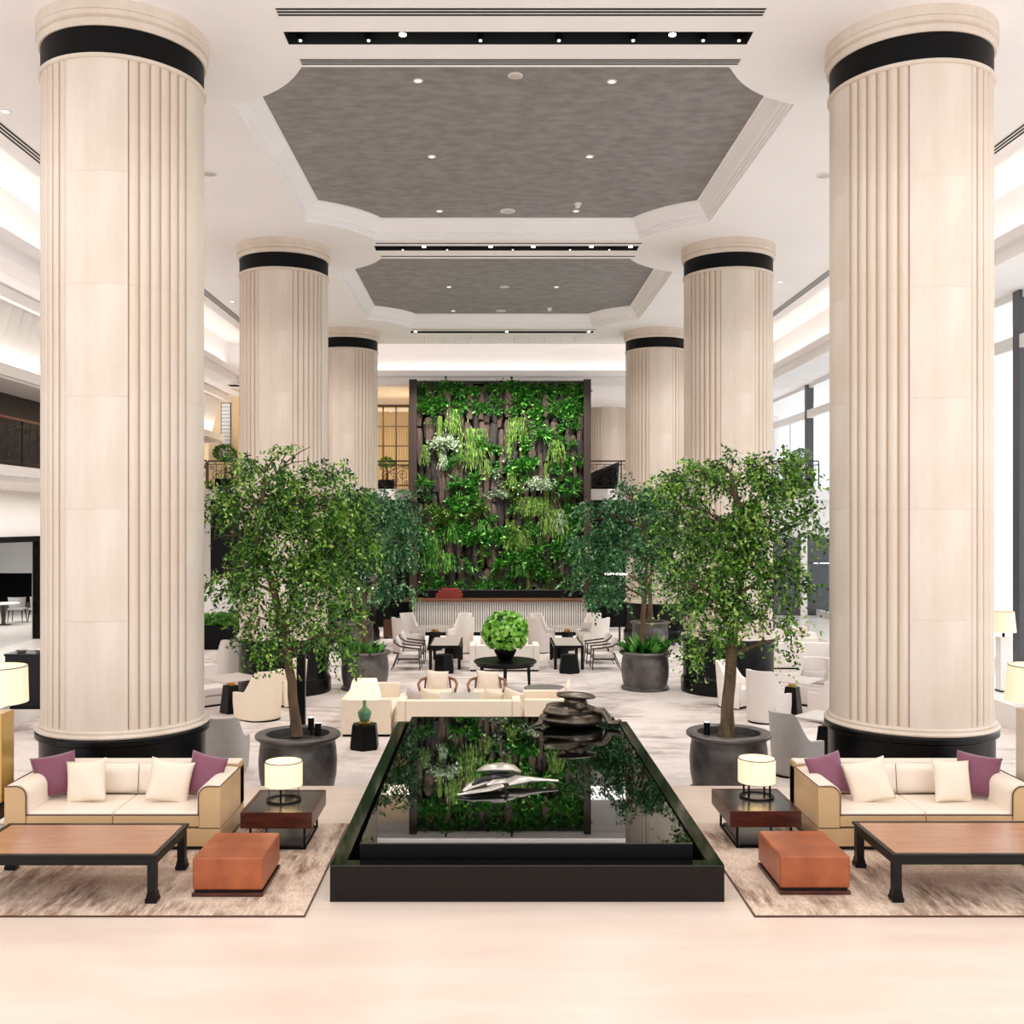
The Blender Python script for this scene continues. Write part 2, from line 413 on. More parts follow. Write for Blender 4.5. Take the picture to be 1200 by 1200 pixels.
for a, b in SLOTS:
    sb = B(); x0, x1 = -2.67, 3.36
    sb.add([(x0,a,9.7),(x1,a,9.7),(x1,b,9.7),(x0,b,9.7),(x0,a,9.95),(x1,a,9.95),(x1,b,9.95),(x0,b,9.95)], [(4,5,6,7),(0,1,5,4),(1,2,6,5),(2,3,7,6),(3,0,4,7)])
    struct(sb.obj('trim_2', 'slot_black'))
# raised cove round the hall, its lip and the soffit below it
struct(B().box(-9.75, -8.0, -2, 38.2, 9.98, 10.2).box(8.7, 10.42, -2, 38.2, 9.98, 10.2).box(-8.2, 8.9, 35.8, 38.2, 9.98, 10.2).obj('ceiling', 'plaster'))
lipL = [(-9.75, 8.43), (-9.2, 8.43), (-9.2, 8.55), (-9.24, 8.57), (-9.24, 8.7), (-9.16, 8.74), (-9.16, 8.95), (-9.22, 8.95), (-9.22, 8.8), (-9.6, 8.8), (-9.6, 9.98), (-9.75, 9.98)]
struct(B().extrude_y(lipL, 10, 38.2).obj('trim_3', 'plaster'))
struct(B().extrude_y([(2*XC-x, z) for x, z in lipL], 10, 38.2).obj('trim_3', 'plaster'))
tb = B(); n = len(lipL)
lipB = [(37.2+(-9.2-x), z) for x, z in lipL]
tb.add([(-9.6, y, z) for y, z in lipB]+[(10.3, y, z) for y, z in lipB], [list(range(n)), list(range(n, 2*n))[::-1]]+[[i, (i+1)%n, n+(i+1)%n, n+i] for i in range(n)])
struct(tb.obj('trim_3', 'plaster'))
struct(B().box(-10.6, -9.76, 10, 48, 8.43, 8.6).box(-10.46, -10.3, 10, 40.2, 8.18, 8.42).obj('ceiling', 'plaster'))
struct(B().box(10.3, 14, 6, 48, 8.66, 8.85).obj('ceiling', 'plaster'))
struct(B().box(-14, 14, 37.7, 50, 8.62, 8.8).obj('ceiling', 'plaster'))
# left side: balcony slab, pleated bulkhead, dark rooms behind, shop front below
struct(B().box(-22, -10.4, 8, 50, 4.3, 4.65).box(-10.48, -10.32, 8, 37.5, 4.42, 4.62).obj('floor', 'plaster_wall'))
pl = B(); NP = 110
prof = []
for k in range(NP+1):
    y = 12+k*28/NP; d = .05 if k%2 else -.02
    prof.append((y, d))
for (xb, z) in ((-10.5, 8.43), (-10.62, 7.9), (-10.95, 6.85)):
    pl.v += [(xb+d, y, z) for y, d in prof]
for j in range(2):
    for k in range(NP): pl.f.append([j*(NP+1)+k, j*(NP+1)+k+1, (j+1)*(NP+1)+k+1, (j+1)*(NP+1)+k])
struct(pl.obj('wall_left', 'plaster_wall'))
struct(B().box(-15, -10.6, 10, 40.2, 6.55, 6.75).box(-10.72, -10.5, 10, 40.2, 6.6, 6.85).obj('ceiling', 'plaster_wall'))
struct(B().box(-12.0, -11.8, 8, 40, 4.65, 6.6).obj('wall_left', 'dark_red_wall'))
struct(B().box(-13.6, -13.4, 30.3, 50, 0, 4.3).box(-13.6, -13.4, 8, 30.3, 3.02, 4.3).obj('wall_left', 'plaster_wall'))
# rear: dark wall below the balcony, balcony slab, back walls
struct(B().box(-10.4, 10.4, 37.9, 38.1, LZ, 4.3).obj('wall_back', 'dark_wall'))
struct(B().box(-10.4, 14, 37.5, 50, 4.25, 4.65).obj('floor', 'plaster_wall'))
struct(B().box(10.4, 14, 37.9, 38.1, 2.85, 4.3).obj('wall_back', 'plaster_wall'))
struct(B().box(-14, -2.8, 45.5, 45.7, 4.65, 8.62).obj('wall_back', 'amber_wall'))
struct(B().box(-2.8, 14, 49.8, 50, 4.65, 8.62).obj('wall_back', 'plaster_wall'))
struct(B().box(-2.9, -2.7, 38, 50, 4.65, 8.62).obj('wall_back', 'amber_wall'))
g = struct(B().box(10.4, 11.35, 37.7, 37.85, 0, 2.85).obj('wall_back', 'grey_panel'))
B().box(11.62, 12.6, 37.7, 37.85, 0, 1.9).box(11.62, 12.6, 37.7, 37.85, 1.94, 2.85).obj('panel', 'grey_panel', g)
B().box(11.36, 11.6, 37.6, 37.85, 0, 2.85).obj('mullion', 'plaster_wall', g)
struct(B().box(-13.4, -10.4, 37.9, 38.1, 0, 4.3).obj('wall_back', 'plaster_wall'))
# closed sides out of sight keep the hall a room
struct(B().box(-22.2, -22, 8, 50, -.5, 4.4).obj('wall_left', 'dark_wall'))
struct(B().box(-22, -13.4, 44, 44.2, 0, 4.3).obj('wall_back', 'dark_wall'))

# window wall on the right: dark piers, transoms, panes
WX = 12.0
PIERS = [(14.0, 1), (23.2, 1), (31.0, 1), (38.72, .5), (46.0, .5)]
for k, (y, hw) in enumerate(PIERS):
    pier = struct(B().box(WX-.12, WX+.14, y-.15, y+.15, 0, 8.66).obj('trim_4', 'grey_panel', bevel=.01))
for k in range(len(PIERS)-1):
    y0, y1 = PIERS[k][0]+.15, PIERS[k+1][0]-.15
    wroot = struct(B().box(WX-.05, WX+.1, y0, y1, 0, .22).box(WX-.05, WX+.1, y0, y1, 8.5, 8.66).obj('window_%d' % (k+1), 'white_metal'))
    B().box(WX-.12, WX+.1, y0, y1, 7.35, 7.65).obj('transom', 'white_metal', wroot)
    for z0, z1 in ((.22, 4.0), (4.0, 7.35), (7.65, 8.5)):
        n = 3
        for j in range(n):
            a, b = y0+(y1-y0)*j/n, y0+(y1-y0)*(j+1)/n
            B().box(WX, WX+.012, a+.02, b-.02, z0+.01, z1-.01).obj('pane', 'glass', wroot)
    for j in (1, 2):
        yy = y0+(y1-y0)*j/3
        B().box(WX-.03, WX+.06, yy-.02, yy+.02, .22, 7.35).obj('mullion', 'white_metal', wroot)

# glazed screen on the rear balcony, left of the planted wall
gs = struct(B().box(-9.5, -2.9, 42.9, 43.0, 8.28, 8.36).obj('window_9', 'frame_brown'))
for k in range(13):
    x = -9.4+k*.54; B().box(x-.025, x+.025, 42.9, 42.97, 4.65, 8.3).obj('mullion', 'frame_brown', gs)
for k in range(4):
    z = 4.99+k*.82; B().box(-9.4, -2.92, 42.91, 42.96, z-.02, z+.02).obj('transom', 'frame_brown', gs)
for k in range(12):
    x = -9.4+k*.54
    B().box(x+.026, x+.514, 42.93, 42.94, 4.7, 8.28).obj('pane', 'glass', gs)
# fluted amber drapes behind the screen
dr = B(); 
for k in range(60):
    x = -9.3+k*.11; dr.lathe([(.05, 4.7), (.05, 7.6)], 6, x, 45.35, PI, 2*PI)
stuff(tag(dr.obj('curtain', 'amber_wall', smooth=True), 'amber pleated curtain behind the gridded glass screen on rear balcony', 'curtain'))

# ------------------------------------------------------------------ columns
def shell_piece(a0, a1, r0, r1, z0, z1, seg, round_out=False):
    vs = []; fs = []
    for i in range(seg+1):
        a = a0+(a1-a0)*i/seg; ro = r1
        if round_out: ro = r0+(r1-r0)*math.sqrt(max(0, 1-((2*i/seg-1)*.94)**2))
        for r, z in ((r0, z0), (ro, z0), (ro, z1), (r0, z1)): vs.append((r*math.cos(a), r*math.sin(a), z))
    for i in range(seg):
        o = 4*i; fs += [(o+1, o+5, o+6, o+2), (o+2, o+6, o+7, o+3), (o, o+4, o+5, o+1)]
    fs += [(0, 1, 2, 3), (4*seg+3, 4*seg+2, 4*seg+1, 4*seg)]
    return B().add(vs, fs)
T0, T1, NT = .86, 9.0, 6
th = (T1-T0)/NT
PW = math.radians(44)
panel_me = shell_piece(-PW/2, PW/2, .93, 1.0, 0, th-.0015, 10).mesh('stone_panel', smooth=True, angle=30); panel_me.materials.append(M['limestone'])
rw = (PI/2-PW)/6
reed_me = shell_piece(-rw*.405, rw*.405, .968, 1.0, 0, th*2-.0015, 6, True).mesh('reed', smooth=True, angle=50); reed_me.materials.append(M['limestone'])
core_me = B().lathe([(.97, T0), (.97, T1)], 64).mesh('shaft', smooth=True); core_me.materials.append(M['limestone_groove'])
base_me = B().lathe([(1.06, .80), (1.075, .82), (1.06, .845), (1.02, .85), (1.03, .87), (1.02, .89), (.95, .9)], 72).mesh('base_moulding', smooth=True); base_me.materials.append(M['limestone'])
plinth_me = B().lathe([(1.07, LZ), (1.07, LZ+.3), (1.04, LZ+.32), (1.035, LZ+.36), (1.02, LZ+.38), (1.02, .69), (1.05, .705), (1.07, .715), (1.07, .775), (1.055, .795), (1.0, .8)], 72).mesh('plinth', smooth=True, angle=30); plinth_me.materials.append(M['black_lacquer'])
band_me = B().lathe([(.93, 9.06), (1.0, 9.06), (1.0, 9.38), (.93, 9.38)], 72).mesh('black_band', smooth=True, angle=30); band_me.materials.append(M['black_matte'])
neck_me = B().lathe([(.93, 9.0), (1.01, 9.0), (1.03, 9.02), (1.03, 9.045), (1.0, 9.06), (.93, 9.06)], 72).mesh('neck_ring', smooth=True, angle=50); neck_me.materials.append(M['limestone'])
cap_me = B().lathe([(.93, 9.38), (1.02, 9.38), (1.04, 9.41), (1.04, 9.46), (1.02, 9.465), (1.02, 9.48), (1.06, 9.5), (1.06, 9.56), (1.05, 9.565), (1.06, 9.57), (1.06, 9.7)], 72).mesh('capital', smooth=True, angle=30); cap_me.materials.append(M['limestone'])

def column(x, y, plinth=True):
    c = struct(put('column', core_me, loc=(x, y, 0)))
    for nm, me in (('base_moulding', base_me), ('plinth', plinth_me), ('black_band', band_me), ('neck_ring', neck_me), ('capital', cap_me)):
        put(nm, me, c)
    for q in range(4):
        for t in range(NT):
            o = put('stone_panel', panel_me, c); o.location.z = T0+t*th; o.rotation_euler.z = q*PI/2
        for k in range(6):
            for t in range(NT//2):
                o = put('reed', reed_me, c); o.location.z = T0+2*t*th; o.rotation_euler.z = q*PI/2+PW/2+rw*(k+.5)
    return c
for y in COLY:
    for x in (CXL, CXR):
        if x > 0 and y < 14: column(5.49, 13.45)      # stands a touch farther back than its partner
        else: column(x, y)
c4 = column(5.35, 47.0)

# ------------------------------------------------------------------ ceiling fittings
def diffuser(x0, x1, y0, y1, n, label):
    t = thing('air_diffuser', label, 'vent', ((x0+x1)/2, (y0+y1)/2, 9.7))
    w2, d2 = (x1-x0)/2, (y1-y0)/2
    B().box(-w2, w2, -d2, d2, -.006, -.001).obj('frame', 'white_metal', t)
    if w2 > d2:
        for k in range(n):
            y = -d2+(k+.5)*2*d2/n; hw = d2/n*.55
            B().box(-w2+.02, w2-.02, y-hw, y+hw, -.009, -.0062).obj('slit', 'slot_black', t)
    else:
        for k in range(n):
            x = -w2+(k+.5)*2*w2/n; hw = w2/n*.55
            B().box(x-hw, x+hw, -d2+.02, d2-.02, -.009, -.0062).obj('slit', 'slot_black', t)
diffuser(-2.66, 3.38, 12.50, 12.72, 3, 'long slotted white air diffuser nearest the top of the photo')
diffuser(-2.62, 3.40, 13.88, 14.07, 3, 'long slotted air diffuser just in front of the nearest grey ceiling coffer')
diffuser(-2.62, 3.40, 22.98, 23.10, 1, 'thin ceiling air slit between the large coffer and the second lamp slot')
diffuser(-2.62, 3.40, 24.1, 24.22, 1, 'thin ceiling air slit just in front of the farther grey coffer')
diffuser(-2.62, 3.40, 33.25, 33.36, 1, 'thin ceiling air slit behind the farther grey coffer')
diffuser(-7.93, -7.70, 8, 36, 3, 'long slotted air diffuser running along the left edge of the ceiling')
diffuser(8.38, 8.60, 8, 36, 3, 'long slotted air diffuser running along the right edge of the ceiling')

lens_small = B().cyl(.045, -.012, 0, 16).mesh('lens'); lens_small.materials.append(M['lens_soft'])
ring_small = B().lathe([(.045, -.015), (.075, -.012), (.075, 0)], 20).mesh('ring', smooth=True); ring_small.materials.append(M['white_metal'])
def downlight(x, y, z, label, group, s=1.0):
    t = thing('downlight', label, 'ceiling light', (x, y, z-.001), 0, group)
    put('lens', lens_small, t).scale = (s, s, 1); put('ring', ring_small, t).scale = (s, s, 1)
for (px, py, lb) in ((490, 94, 'near left'), (717, 95, 'near right'), (506, 183, 'middle left'), (691, 183, 'middle right'), (515, 247, 'far left'), (675, 247, 'far right')):
    p = at(px, py, 10.1); downlight(p.x, p.y, 10.1, 'small round white downlight at %s of the large grey ceiling coffer' % lb, 'downlights in the near grey coffer')
for (px, py, lb) in ((526, 336, 'left middle'), (652, 336, 'right middle'), (531, 364, 'far left')):
    p = at(px, py, 10.1); downlight(p.x, p.y, 10.1, 'small round white downlight at %s of the farther grey ceiling coffer' % lb, 'downlights in the far grey coffer')
for (px, py, lb) in ((6, 130, 'small round downlight in the white ceiling at far left edge'), (272, 353, 'small round downlight in white ceiling beside the second left column'), (914, 330, 'small round downlight in white ceiling beside the second right column')):
    p = at(px, py, 9.7); downlight(p.x, p.y, 9.7, lb, None, 1.3)
def speaker_disc(px, py, z, label, r=.16):
    p = at(px, py, z); t = thing('ceiling_speaker', label, 'speaker', (p.x, p.y, z-.001))
    B().lathe([(r*.8, -.02), (r, -.015), (r, 0)], 28).obj('ring', 'white_metal', t, smooth=True)
    B().disc(r*.8, -.018, 28, up=False).obj('grille', 'stone_light', t)
speaker_disc(604, 88, 10.1, 'round ceiling speaker at the near end of the large grey coffer', .11)
speaker_disc(595, 247, 10.1, 'round white ceiling speaker at the far end of the large grey coffer')
speaker_disc(591, 336, 10.1, 'round ceiling speaker in the middle of the farther grey coffer', .13)
speaker_disc(587, 364, 10.1, 'round ceiling speaker at the far end of the farther grey coffer', .15)
speaker_disc(245, 203, 9.7, 'round speaker in white ceiling right of the front left column', .15)
speaker_disc(967, 205, 9.7, 'round speaker in white ceiling left of the front right column', .15)
def detector(px, py, label):
    p = at(px, py, 10.1); t = thing('smoke_detector', label, 'detector', (p.x, p.y, 10.1-.001))
    B().cyl(.08, -.03, 0, 20).obj('base', 'white_metal', t); B().cyl(.05, -.09, -.03, 16, r2=.06).obj('sensor', 'white_metal', t)
detector(677, 238, 'white smoke detector hanging at the far right of the large coffer')
detector(644, 361, 'white smoke detector hanging at the far right of the farther coffer')
def slot_spot(px, py, z, big, label, group):
    p = at(px, py, z); t = thing('spotlight', label, 'spotlight', (p.x, p.y, 9.72), 0, group)
    B().cyl(.05, 0, .16, 14).obj('housing', 'black_matte', t)
    B().cyl(.045 if big else .02, -.012, 0, 14).obj('lens', 'lens' if big else 'lens_soft', t)
slot_spot(472, 42, 9.7, True, 'bright lit spotlight at the left of the nearest black ceiling slot', None)
slot_spot(788, 42, 9.7, True, 'bright lit spotlight at the right of the nearest black ceiling slot', None)
ORD = ('leftmost', 'second from left', 'third from left', 'fourth from left', 'fifth from left', 'sixth from left', 'seventh from left', 'eighth from left', 'ninth from left', 'tenth from left', 'eleventh from left')
for k, px in enumerate((352, 432, 563, 655, 742, 824, 866)):
    slot_spot(px, 49, 9.7, False, 'small dim spotlight %s in the nearest black ceiling slot' % ORD[k], 'dim spotlights in the first ceiling slot')
for k, px in enumerate((497, 575, 625, 693, 739)):
    slot_spot(px, 290, 9.7, True, 'large lit spotlight %s in the second black ceiling slot' % ORD[k], 'bright spotlights in the second ceiling slot')
for k, px in enumerate((472, 524, 601, 668, 714)):
    slot_spot(px, 293.5, 9.7, False, 'small dim spotlight %s in the second black ceiling slot' % ORD[k], 'dim spotlights in the second ceiling slot')
for k, px in enumerate((487, 594, 690)):
    slot_spot(px, 389.3, 9.7, True, 'lit spotlight at the %s of the farthest black ceiling slot' % ('left end', 'middle', 'right end')[k], 'spotlights in the third ceiling slot')
for k in range(11):
    p = at(498+k*17.6, 396, 9.7); t = thing('track_spotlight', 'small white spotlight %s in the row before the planted wall' % ORD[k], 'spotlight', (p.x, p.y, 9.7), 0, 'spotlight row aimed at the planted wall')
    B().cyl(.025, -.06, 0, 10).obj('stem', 'white_metal', t)
    B().tube([(0, -.03, -.04), (0, .05, -.15)], .04, 10).obj('head', 'white_metal', t, smooth=True)

# ------------------------------------------------------------------ pool
px0, px1, py0, py1 = XC-1.785, XC+1.755, 9.19, 15.85
pool = thing('reflecting_pool', 'low black stone reflecting pool in the middle of the marble floor', 'pool', (XC, 9.19, 0))
def pl_obj(b, nm, m, **kw):
    me = b.mesh(nm, **kw); me.transform(Matrix.Translation((-XC, -9.19, 0))); return put(nm, me, pool, m)
for (a, b, c, d) in ((px0, px1, py0, py0+.14), (px0, px1, py1-.14, py1)): pl_obj(B().box(a, b, c, d, .0, .318), 'curb', 'granite_dark')
for (a, b) in ((px0, px0+.135), (px1-.135, px1)): pl_obj(B().box(a, b, py0+.14, py1-.14, .0, .318), 'curb', 'granite_dark')
for (a, b, c, d) in ((px0, px1, py0, py0+.14), (px0, px1, py1-.14, py1)): pl_obj(B().box(a, b, c, d, .3185, .33), 'curb_cap', 'granite_rim')
for (a, b) in ((px0, px0+.135), (px1-.135, px1)): pl_obj(B().box(a, b, py0+.141, py1-.141, .3185, .33), 'curb_cap', 'granite_rim')
pl_obj(B().box(px0+.04, px1-.04, py0+.04, py1-.04, LZ, -.001), 'footing', 'black_matte')
pl_obj(B().box(px0+.14, px1-.14, py0+.15, py1-.15, .0, .04), 'trough', 'slot_black')
pl_obj(B().box(px0+.235, px1-.235, 9.44, 15.6, .04, .44), 'basin', 'black_matte')
pl_obj(B().box(px0+.236, px1-.236, 9.441, 15.599, .441, .452), 'water', 'water')

def blob(nm, m, parent, c, r, rot=(0, 0, 0), amp=.12, freq=3, seed=0, sharp=0):
    rr = random.Random(seed); ph = [rr.uniform(0, 6.28) for _ in range(6)]
    def fn(d):
        k = 1+amp*(math.sin(freq*d.x*2+ph[0])*math.cos(freq*d.y*2+ph[1])+.5*math.sin(freq*3*d.z+ph[2]+2*d.x))
        return k
    b = B().ellipsoid((0, 0, 0), r, 36, 22, fn); me = b.mesh(nm, smooth=True, angle=80)
    me.transform(Matrix.Translation(c) @ Matrix.Rotation(rot[2], 4, 'Z') @ Matrix.Rotation(rot[1], 4, 'Y') @ Matrix.Rotation(rot[0], 4, 'X'))
    return put(nm, me, parent, m)
def swoosh(nm, m, parent, path, rads, flat=.5):
    b = B(); P = [Vector(p) for p in path]; vs = []; fs = []; seg = 16
    for i, p in enumerate(P):
        t = (P[min(i+1, len(P)-1)]-P[max(i-1, 0)]).normalized(); u = t.cross(Vector((0, 0, 1))).normalized(); q = u.cross(t)
        for k in range(seg):
            a = 2*PI*k/seg; vs.append(p+u*math.cos(a)*rads[i]+q*math.sin(a)*rads[i]*flat)
    for i in range(len(P)-1):
        for k in range(seg): fs.append((i*seg+k, i*seg+(k+1)%seg, (i+1)*seg+(k+1)%seg, (i+1)*seg+k))
    fs += [list(range(seg))[::-1], [(len(P)-1)*seg+k for k in range(seg)]]
    return b.add(vs, fs).obj(nm, m, parent, smooth=True, angle=70)
p1 = at(590, 925, .452)
sc1 = thing('water_sculpture', 'polished silver and black leaf shaped sculpture in middle of the pool', 'sculpture', (p1.x, p1.y, .452))
swoosh('lower_shell', 'silver_dark', sc1, [(-.44, -.2, .03), (-.36, -.1, .06), (-.24, .02, .075), (-.05, .1, .08), (.08, .12, .07)], [.02, .07, .1, .08, .03], .4)
swoosh('black_hollow', 'black_lacquer', sc1, [(-.34, -.13, .085), (-.25, -.02, .11), (-.1, .08, .115), (.0, .11, .1)], [.02, .06, .07, .03], .3)
swoosh('blade', 'silver_dark', sc1, [(-.5, -.3, .02), (-.34, -.27, .04), (-.16, -.2, .05), (-.04, -.1, .07)], [.02, .045, .055, .075], .35)
swoosh('blade_tip', 'silver_dark', sc1, [(-.19, -.12, .08), (-.1, -.08, .1), (.0, -.04, .1), (.05, -.02, .08)], [.03, .07, .07, .03], .35)
swoosh('upper_shell', 'silver_dark', sc1, [(-.3, .3, .13), (-.2, .32, .16), (-.02, .33, .17), (.12, .32, .16), (.2, .3, .12)], [.02, .1, .13, .09, .03], .34)
swoosh('under_lip', 'black_lacquer', sc1, [(-.24, .24, .09), (-.05, .22, .11), (.12, .24, .1), (.2, .27, .09)], [.02, .07, .07, .03], .35)
swoosh('tail', 'silver_dark', sc1, [(.02, .05, .05), (.16, .13, .07), (.3, .17, .07), (.46, .18, .06), (.62, .18, .05)], [.09, .12, .07, .04, .03], .4)
p2 = at(670, 848, .452)
sc2 = thing('water_sculpture', 'dark bronze stacked pebble shaped sculpture at the far right corner of pool', 'sculpture', (p2.x, p2.y-.15, .452))
blob('lower_stone', 'bronze_dark', sc2, (0, 0, .10), (.46, .3, .12), (0, 0, .1), .07, 2, 3)
blob('middle_stone', 'bronze_dark', sc2, (-.03, .03, .22), (.42, .27, .12), (0, .06, .3), .08, 2.4, 5)
blob('top_plate', 'bronze_dark', sc2, (.05, .05, .43), (.3, .2, .05), (0, .05, 0), .06, 2, 8)
blob('neck', 'bronze_dark', sc2, (.05, .03, .34), (.17, .13, .1), (0, 0, 0), .06, 2, 9)
blob('knob', 'bronze_dark', sc2, (.09, -.16, .3), (.075, .075, .07), (0, 0, 0), .02, 2, 2)
swoosh('scroll', 'bronze_dark', sc2, [(.3, -.05, .24), (.43, -.08, .22), (.5, -.1, .14), (.52, -.14, .07), (.62, -.16, .07), (.68, -.1, .09)], [.05, .075, .07, .06, .05, .035], .8)
swoosh('lip', 'bronze_dark', sc2, [(-.35, -.06, .22), (-.44, -.08, .14), (-.48, -.12, .06), (-.56, -.14, .03)], [.05, .06, .05, .03], .8)

# ------------------------------------------------------------------ rugs
for (a, b, lb) in ((-5.6, -1.62, 'beige and brown streaked rug under the left cream sofa'), (2.28, 6.2, 'beige and brown streaked rug under the right cream sofa')):
    r = thing('rug', lb, 'rug', ((a+b)/2, 10.2, 0)); hw = (b-a)/2
    B().box(-hw, hw, -1.36, 1.35, .001, .016).obj('pile', 'rug_pile', r)
    B().box(-hw-.012, hw+.012, -1.375, -1.36, .001, .013).box(-hw-.012, -hw, -1.36, 1.35, .001, .013).box(hw, hw+.012, -1.36, 1.35, .001, .013).obj('binding', 'piping_brown', r)
RZ = .016

# ------------------------------------------------------------------ front sofas
def front_sofa(x, label):
    t = thing('sofa', label, 'sofa', (x, 10.57, RZ)); W, D, A = 2.23, 1.02, .22
    B().box(-W/2+.04, W/2-.04, .05, D-.03, 0, .045).obj('plinth', 'black_wood', t)
    B().box(-W/2, W/2, .0, D, .045, .225).obj('base', 'leather_tan', t, bevel=.008)
    for s in (-1, 1):
        xo, xi = s*W/2, s*(W/2-A)
        prof = [(xo, .235), (xo, .66)]+[(xi+s*.1-s*.1*math.sin(a*PI/16), .56+.1*math.cos(a*PI/16)) for a in range(9)]+[(xi, .235)]
        arm = B().extrude_y(prof, .0, D).obj('arm', 'leather_tan', t, bevel=.004, seg=1)
        # cream lining of the arm
        off = lambda k: [(xo-s*.012, .664)]+[(xi+s*.1-s*(.1+k)*math.sin(a*PI/16), .56+(.1+k)*math.cos(a*PI/16)) for a in range(9)]+[(xi-s*k, .36)]
        o, i = off(.022), off(.002); q = o+i[::-1]
        B().extrude_y(q, .02, D-.18).obj('arm_pad', 'leather_cream', t, smooth=True, angle=40)
        edge = [(xx, -.002, zz) for xx, zz in off(.006)]
        B().tube(edge, .006, 6).obj('piping', 'piping_brown', t, smooth=True)
        B().tube([(xo-s*.004, .0, .664), (xo-s*.004, D, .668)], .006, 6).obj('piping', 'piping_brown', t, smooth=True)
    wi = W-2*A
    B().box(-W/2, W/2, D-.18, D, .235, .715).obj('back', 'leather_tan', t, bevel=.012)
    B().box(-W/2+.012, W/2-.012, D-.2, D-.01, .70, .73).obj('back_top', 'leather_cream', t, bevel=.012)
    for s in (-1, 1):
        a, b = (-wi/2+.003, -.004) if s < 0 else (.004, wi/2-.003)
        c = B().box(a, b, .02, D-.3, .24, .395).obj('seat_cushion', 'leather_cream', t, bevel=.02, seg=3)
        B().box(a, b, .008, .03, .25, .36).obj('seat_band', 'leather_tan', c, bevel=.006)
        B().tube([(a, .012, .368), (b, .012, .368)], .006, 6).obj('piping', 'piping_brown', c, smooth=True)
        bk = B(); n = 10; vs = []; fs = []
        for j in range(n+1):
            for i in range(n+1):
                u, v = i/n*2-1, j/n*2-1; bul = (1-u**6)*(1-v**6)
                vs.append((a+(b-a)*(u+1)/2, D-.19-.02-.075*bul-.04*(1-v)/2, .39+.325*(v+1)/2))
        for j in range(n):
            for i in range(n): fs.append((j*(n+1)+i, j*(n+1)+i+1, (j+1)*(n+1)+i+1, (j+1)*(n+1)+i))
        bk.add(vs, fs).obj('back_cushion', 'leather_cream', t, smooth=True, angle=80)
    return t
front_sofa(-3.915, 'cream and tan leather two seat sofa on the left rug before the column')
front_sofa(4.49, 'cream and tan leather two seat sofa on the right rug before the column')

def pillow_mesh(w, h, t, m, name='cushion', seed=0):
    n = 16; vs = []; fs = []; rr = random.Random(seed); a, b = rr.uniform(-.02, .02), rr.uniform(-.02, .02)
    for sgn in (1, -1):
        for j in range(n+1):
            for i in range(n+1):
                u, v = i/n*2-1, j/n*2-1
                k = max(0, (1-abs(u)**2.6)*(1-abs(v)**2.6))**.55
                x = u*(1-.075*(1-v*v))*w/2; z = v*(1-.075*(1-u*u))*h/2
                vs.append((x+a*v, sgn*(t/2*k*(1+.06*math.sin(5*u+3*v+seed))), z+b*u))
    N1 = (n+1)**2
    for s in range(2):
        for j in range(n):
            for i in range(n):
                f = [s*N1+j*(n+1)+i, s*N1+j*(n+1)+i+1, s*N1+(j+1)*(n+1)+i+1, s*N1+(j+1)*(n+1)+i]
                fs.append(f if s == 1 else f[::-1])
    me = B().add(vs, fs).mesh(name, smooth=True, angle=120); me.materials.append(M[m]); return me
PM = {}
def cushion(loc, rot, m, label, w=.46, h=.46, t=.15, group=None, seed=0):
    key = (w, h, t, m, seed)
    if key not in PM: PM[key] = pillow_mesh(w, h, t, m, seed=seed)
    o = put('cushion', PM[key], loc=loc); o.rotation_euler = rot; tag(o, label, 'cushion', group); return o
ty = 11.17
for sx, x0, side in ((1, -3.915, 'left'), (1, 4.49, 'right')):
    mir = 1 if side == 'left' else -1
    for dx, ry, rz, m, col, pos, dy, dz in ((-.83, -.13, .34, 'mauve', 'mauve satin', 'against the left arm', -.02, .015), (-.45, -.07 if mir > 0 else -.17, -.12, 'cushion_cream', 'cream', 'second from the left', -.14, -.02),
                                   (.45, .17 if mir > 0 else .07, .2, 'cushion_cream', 'cream', 'third from the left', -.14, -.02), (.80, .17, -.34, 'mauve', 'mauve satin', 'against the right arm', -.02, .015)):
        if side == 'right' and m != 'mauve': dx += .02
        cushion((x0+dx, ty+dy, .64+dz), (-.26, ry, rz), m, '%s cushion %s of the %s front sofa' % (col, pos, side), seed=int(dx*10)+5)

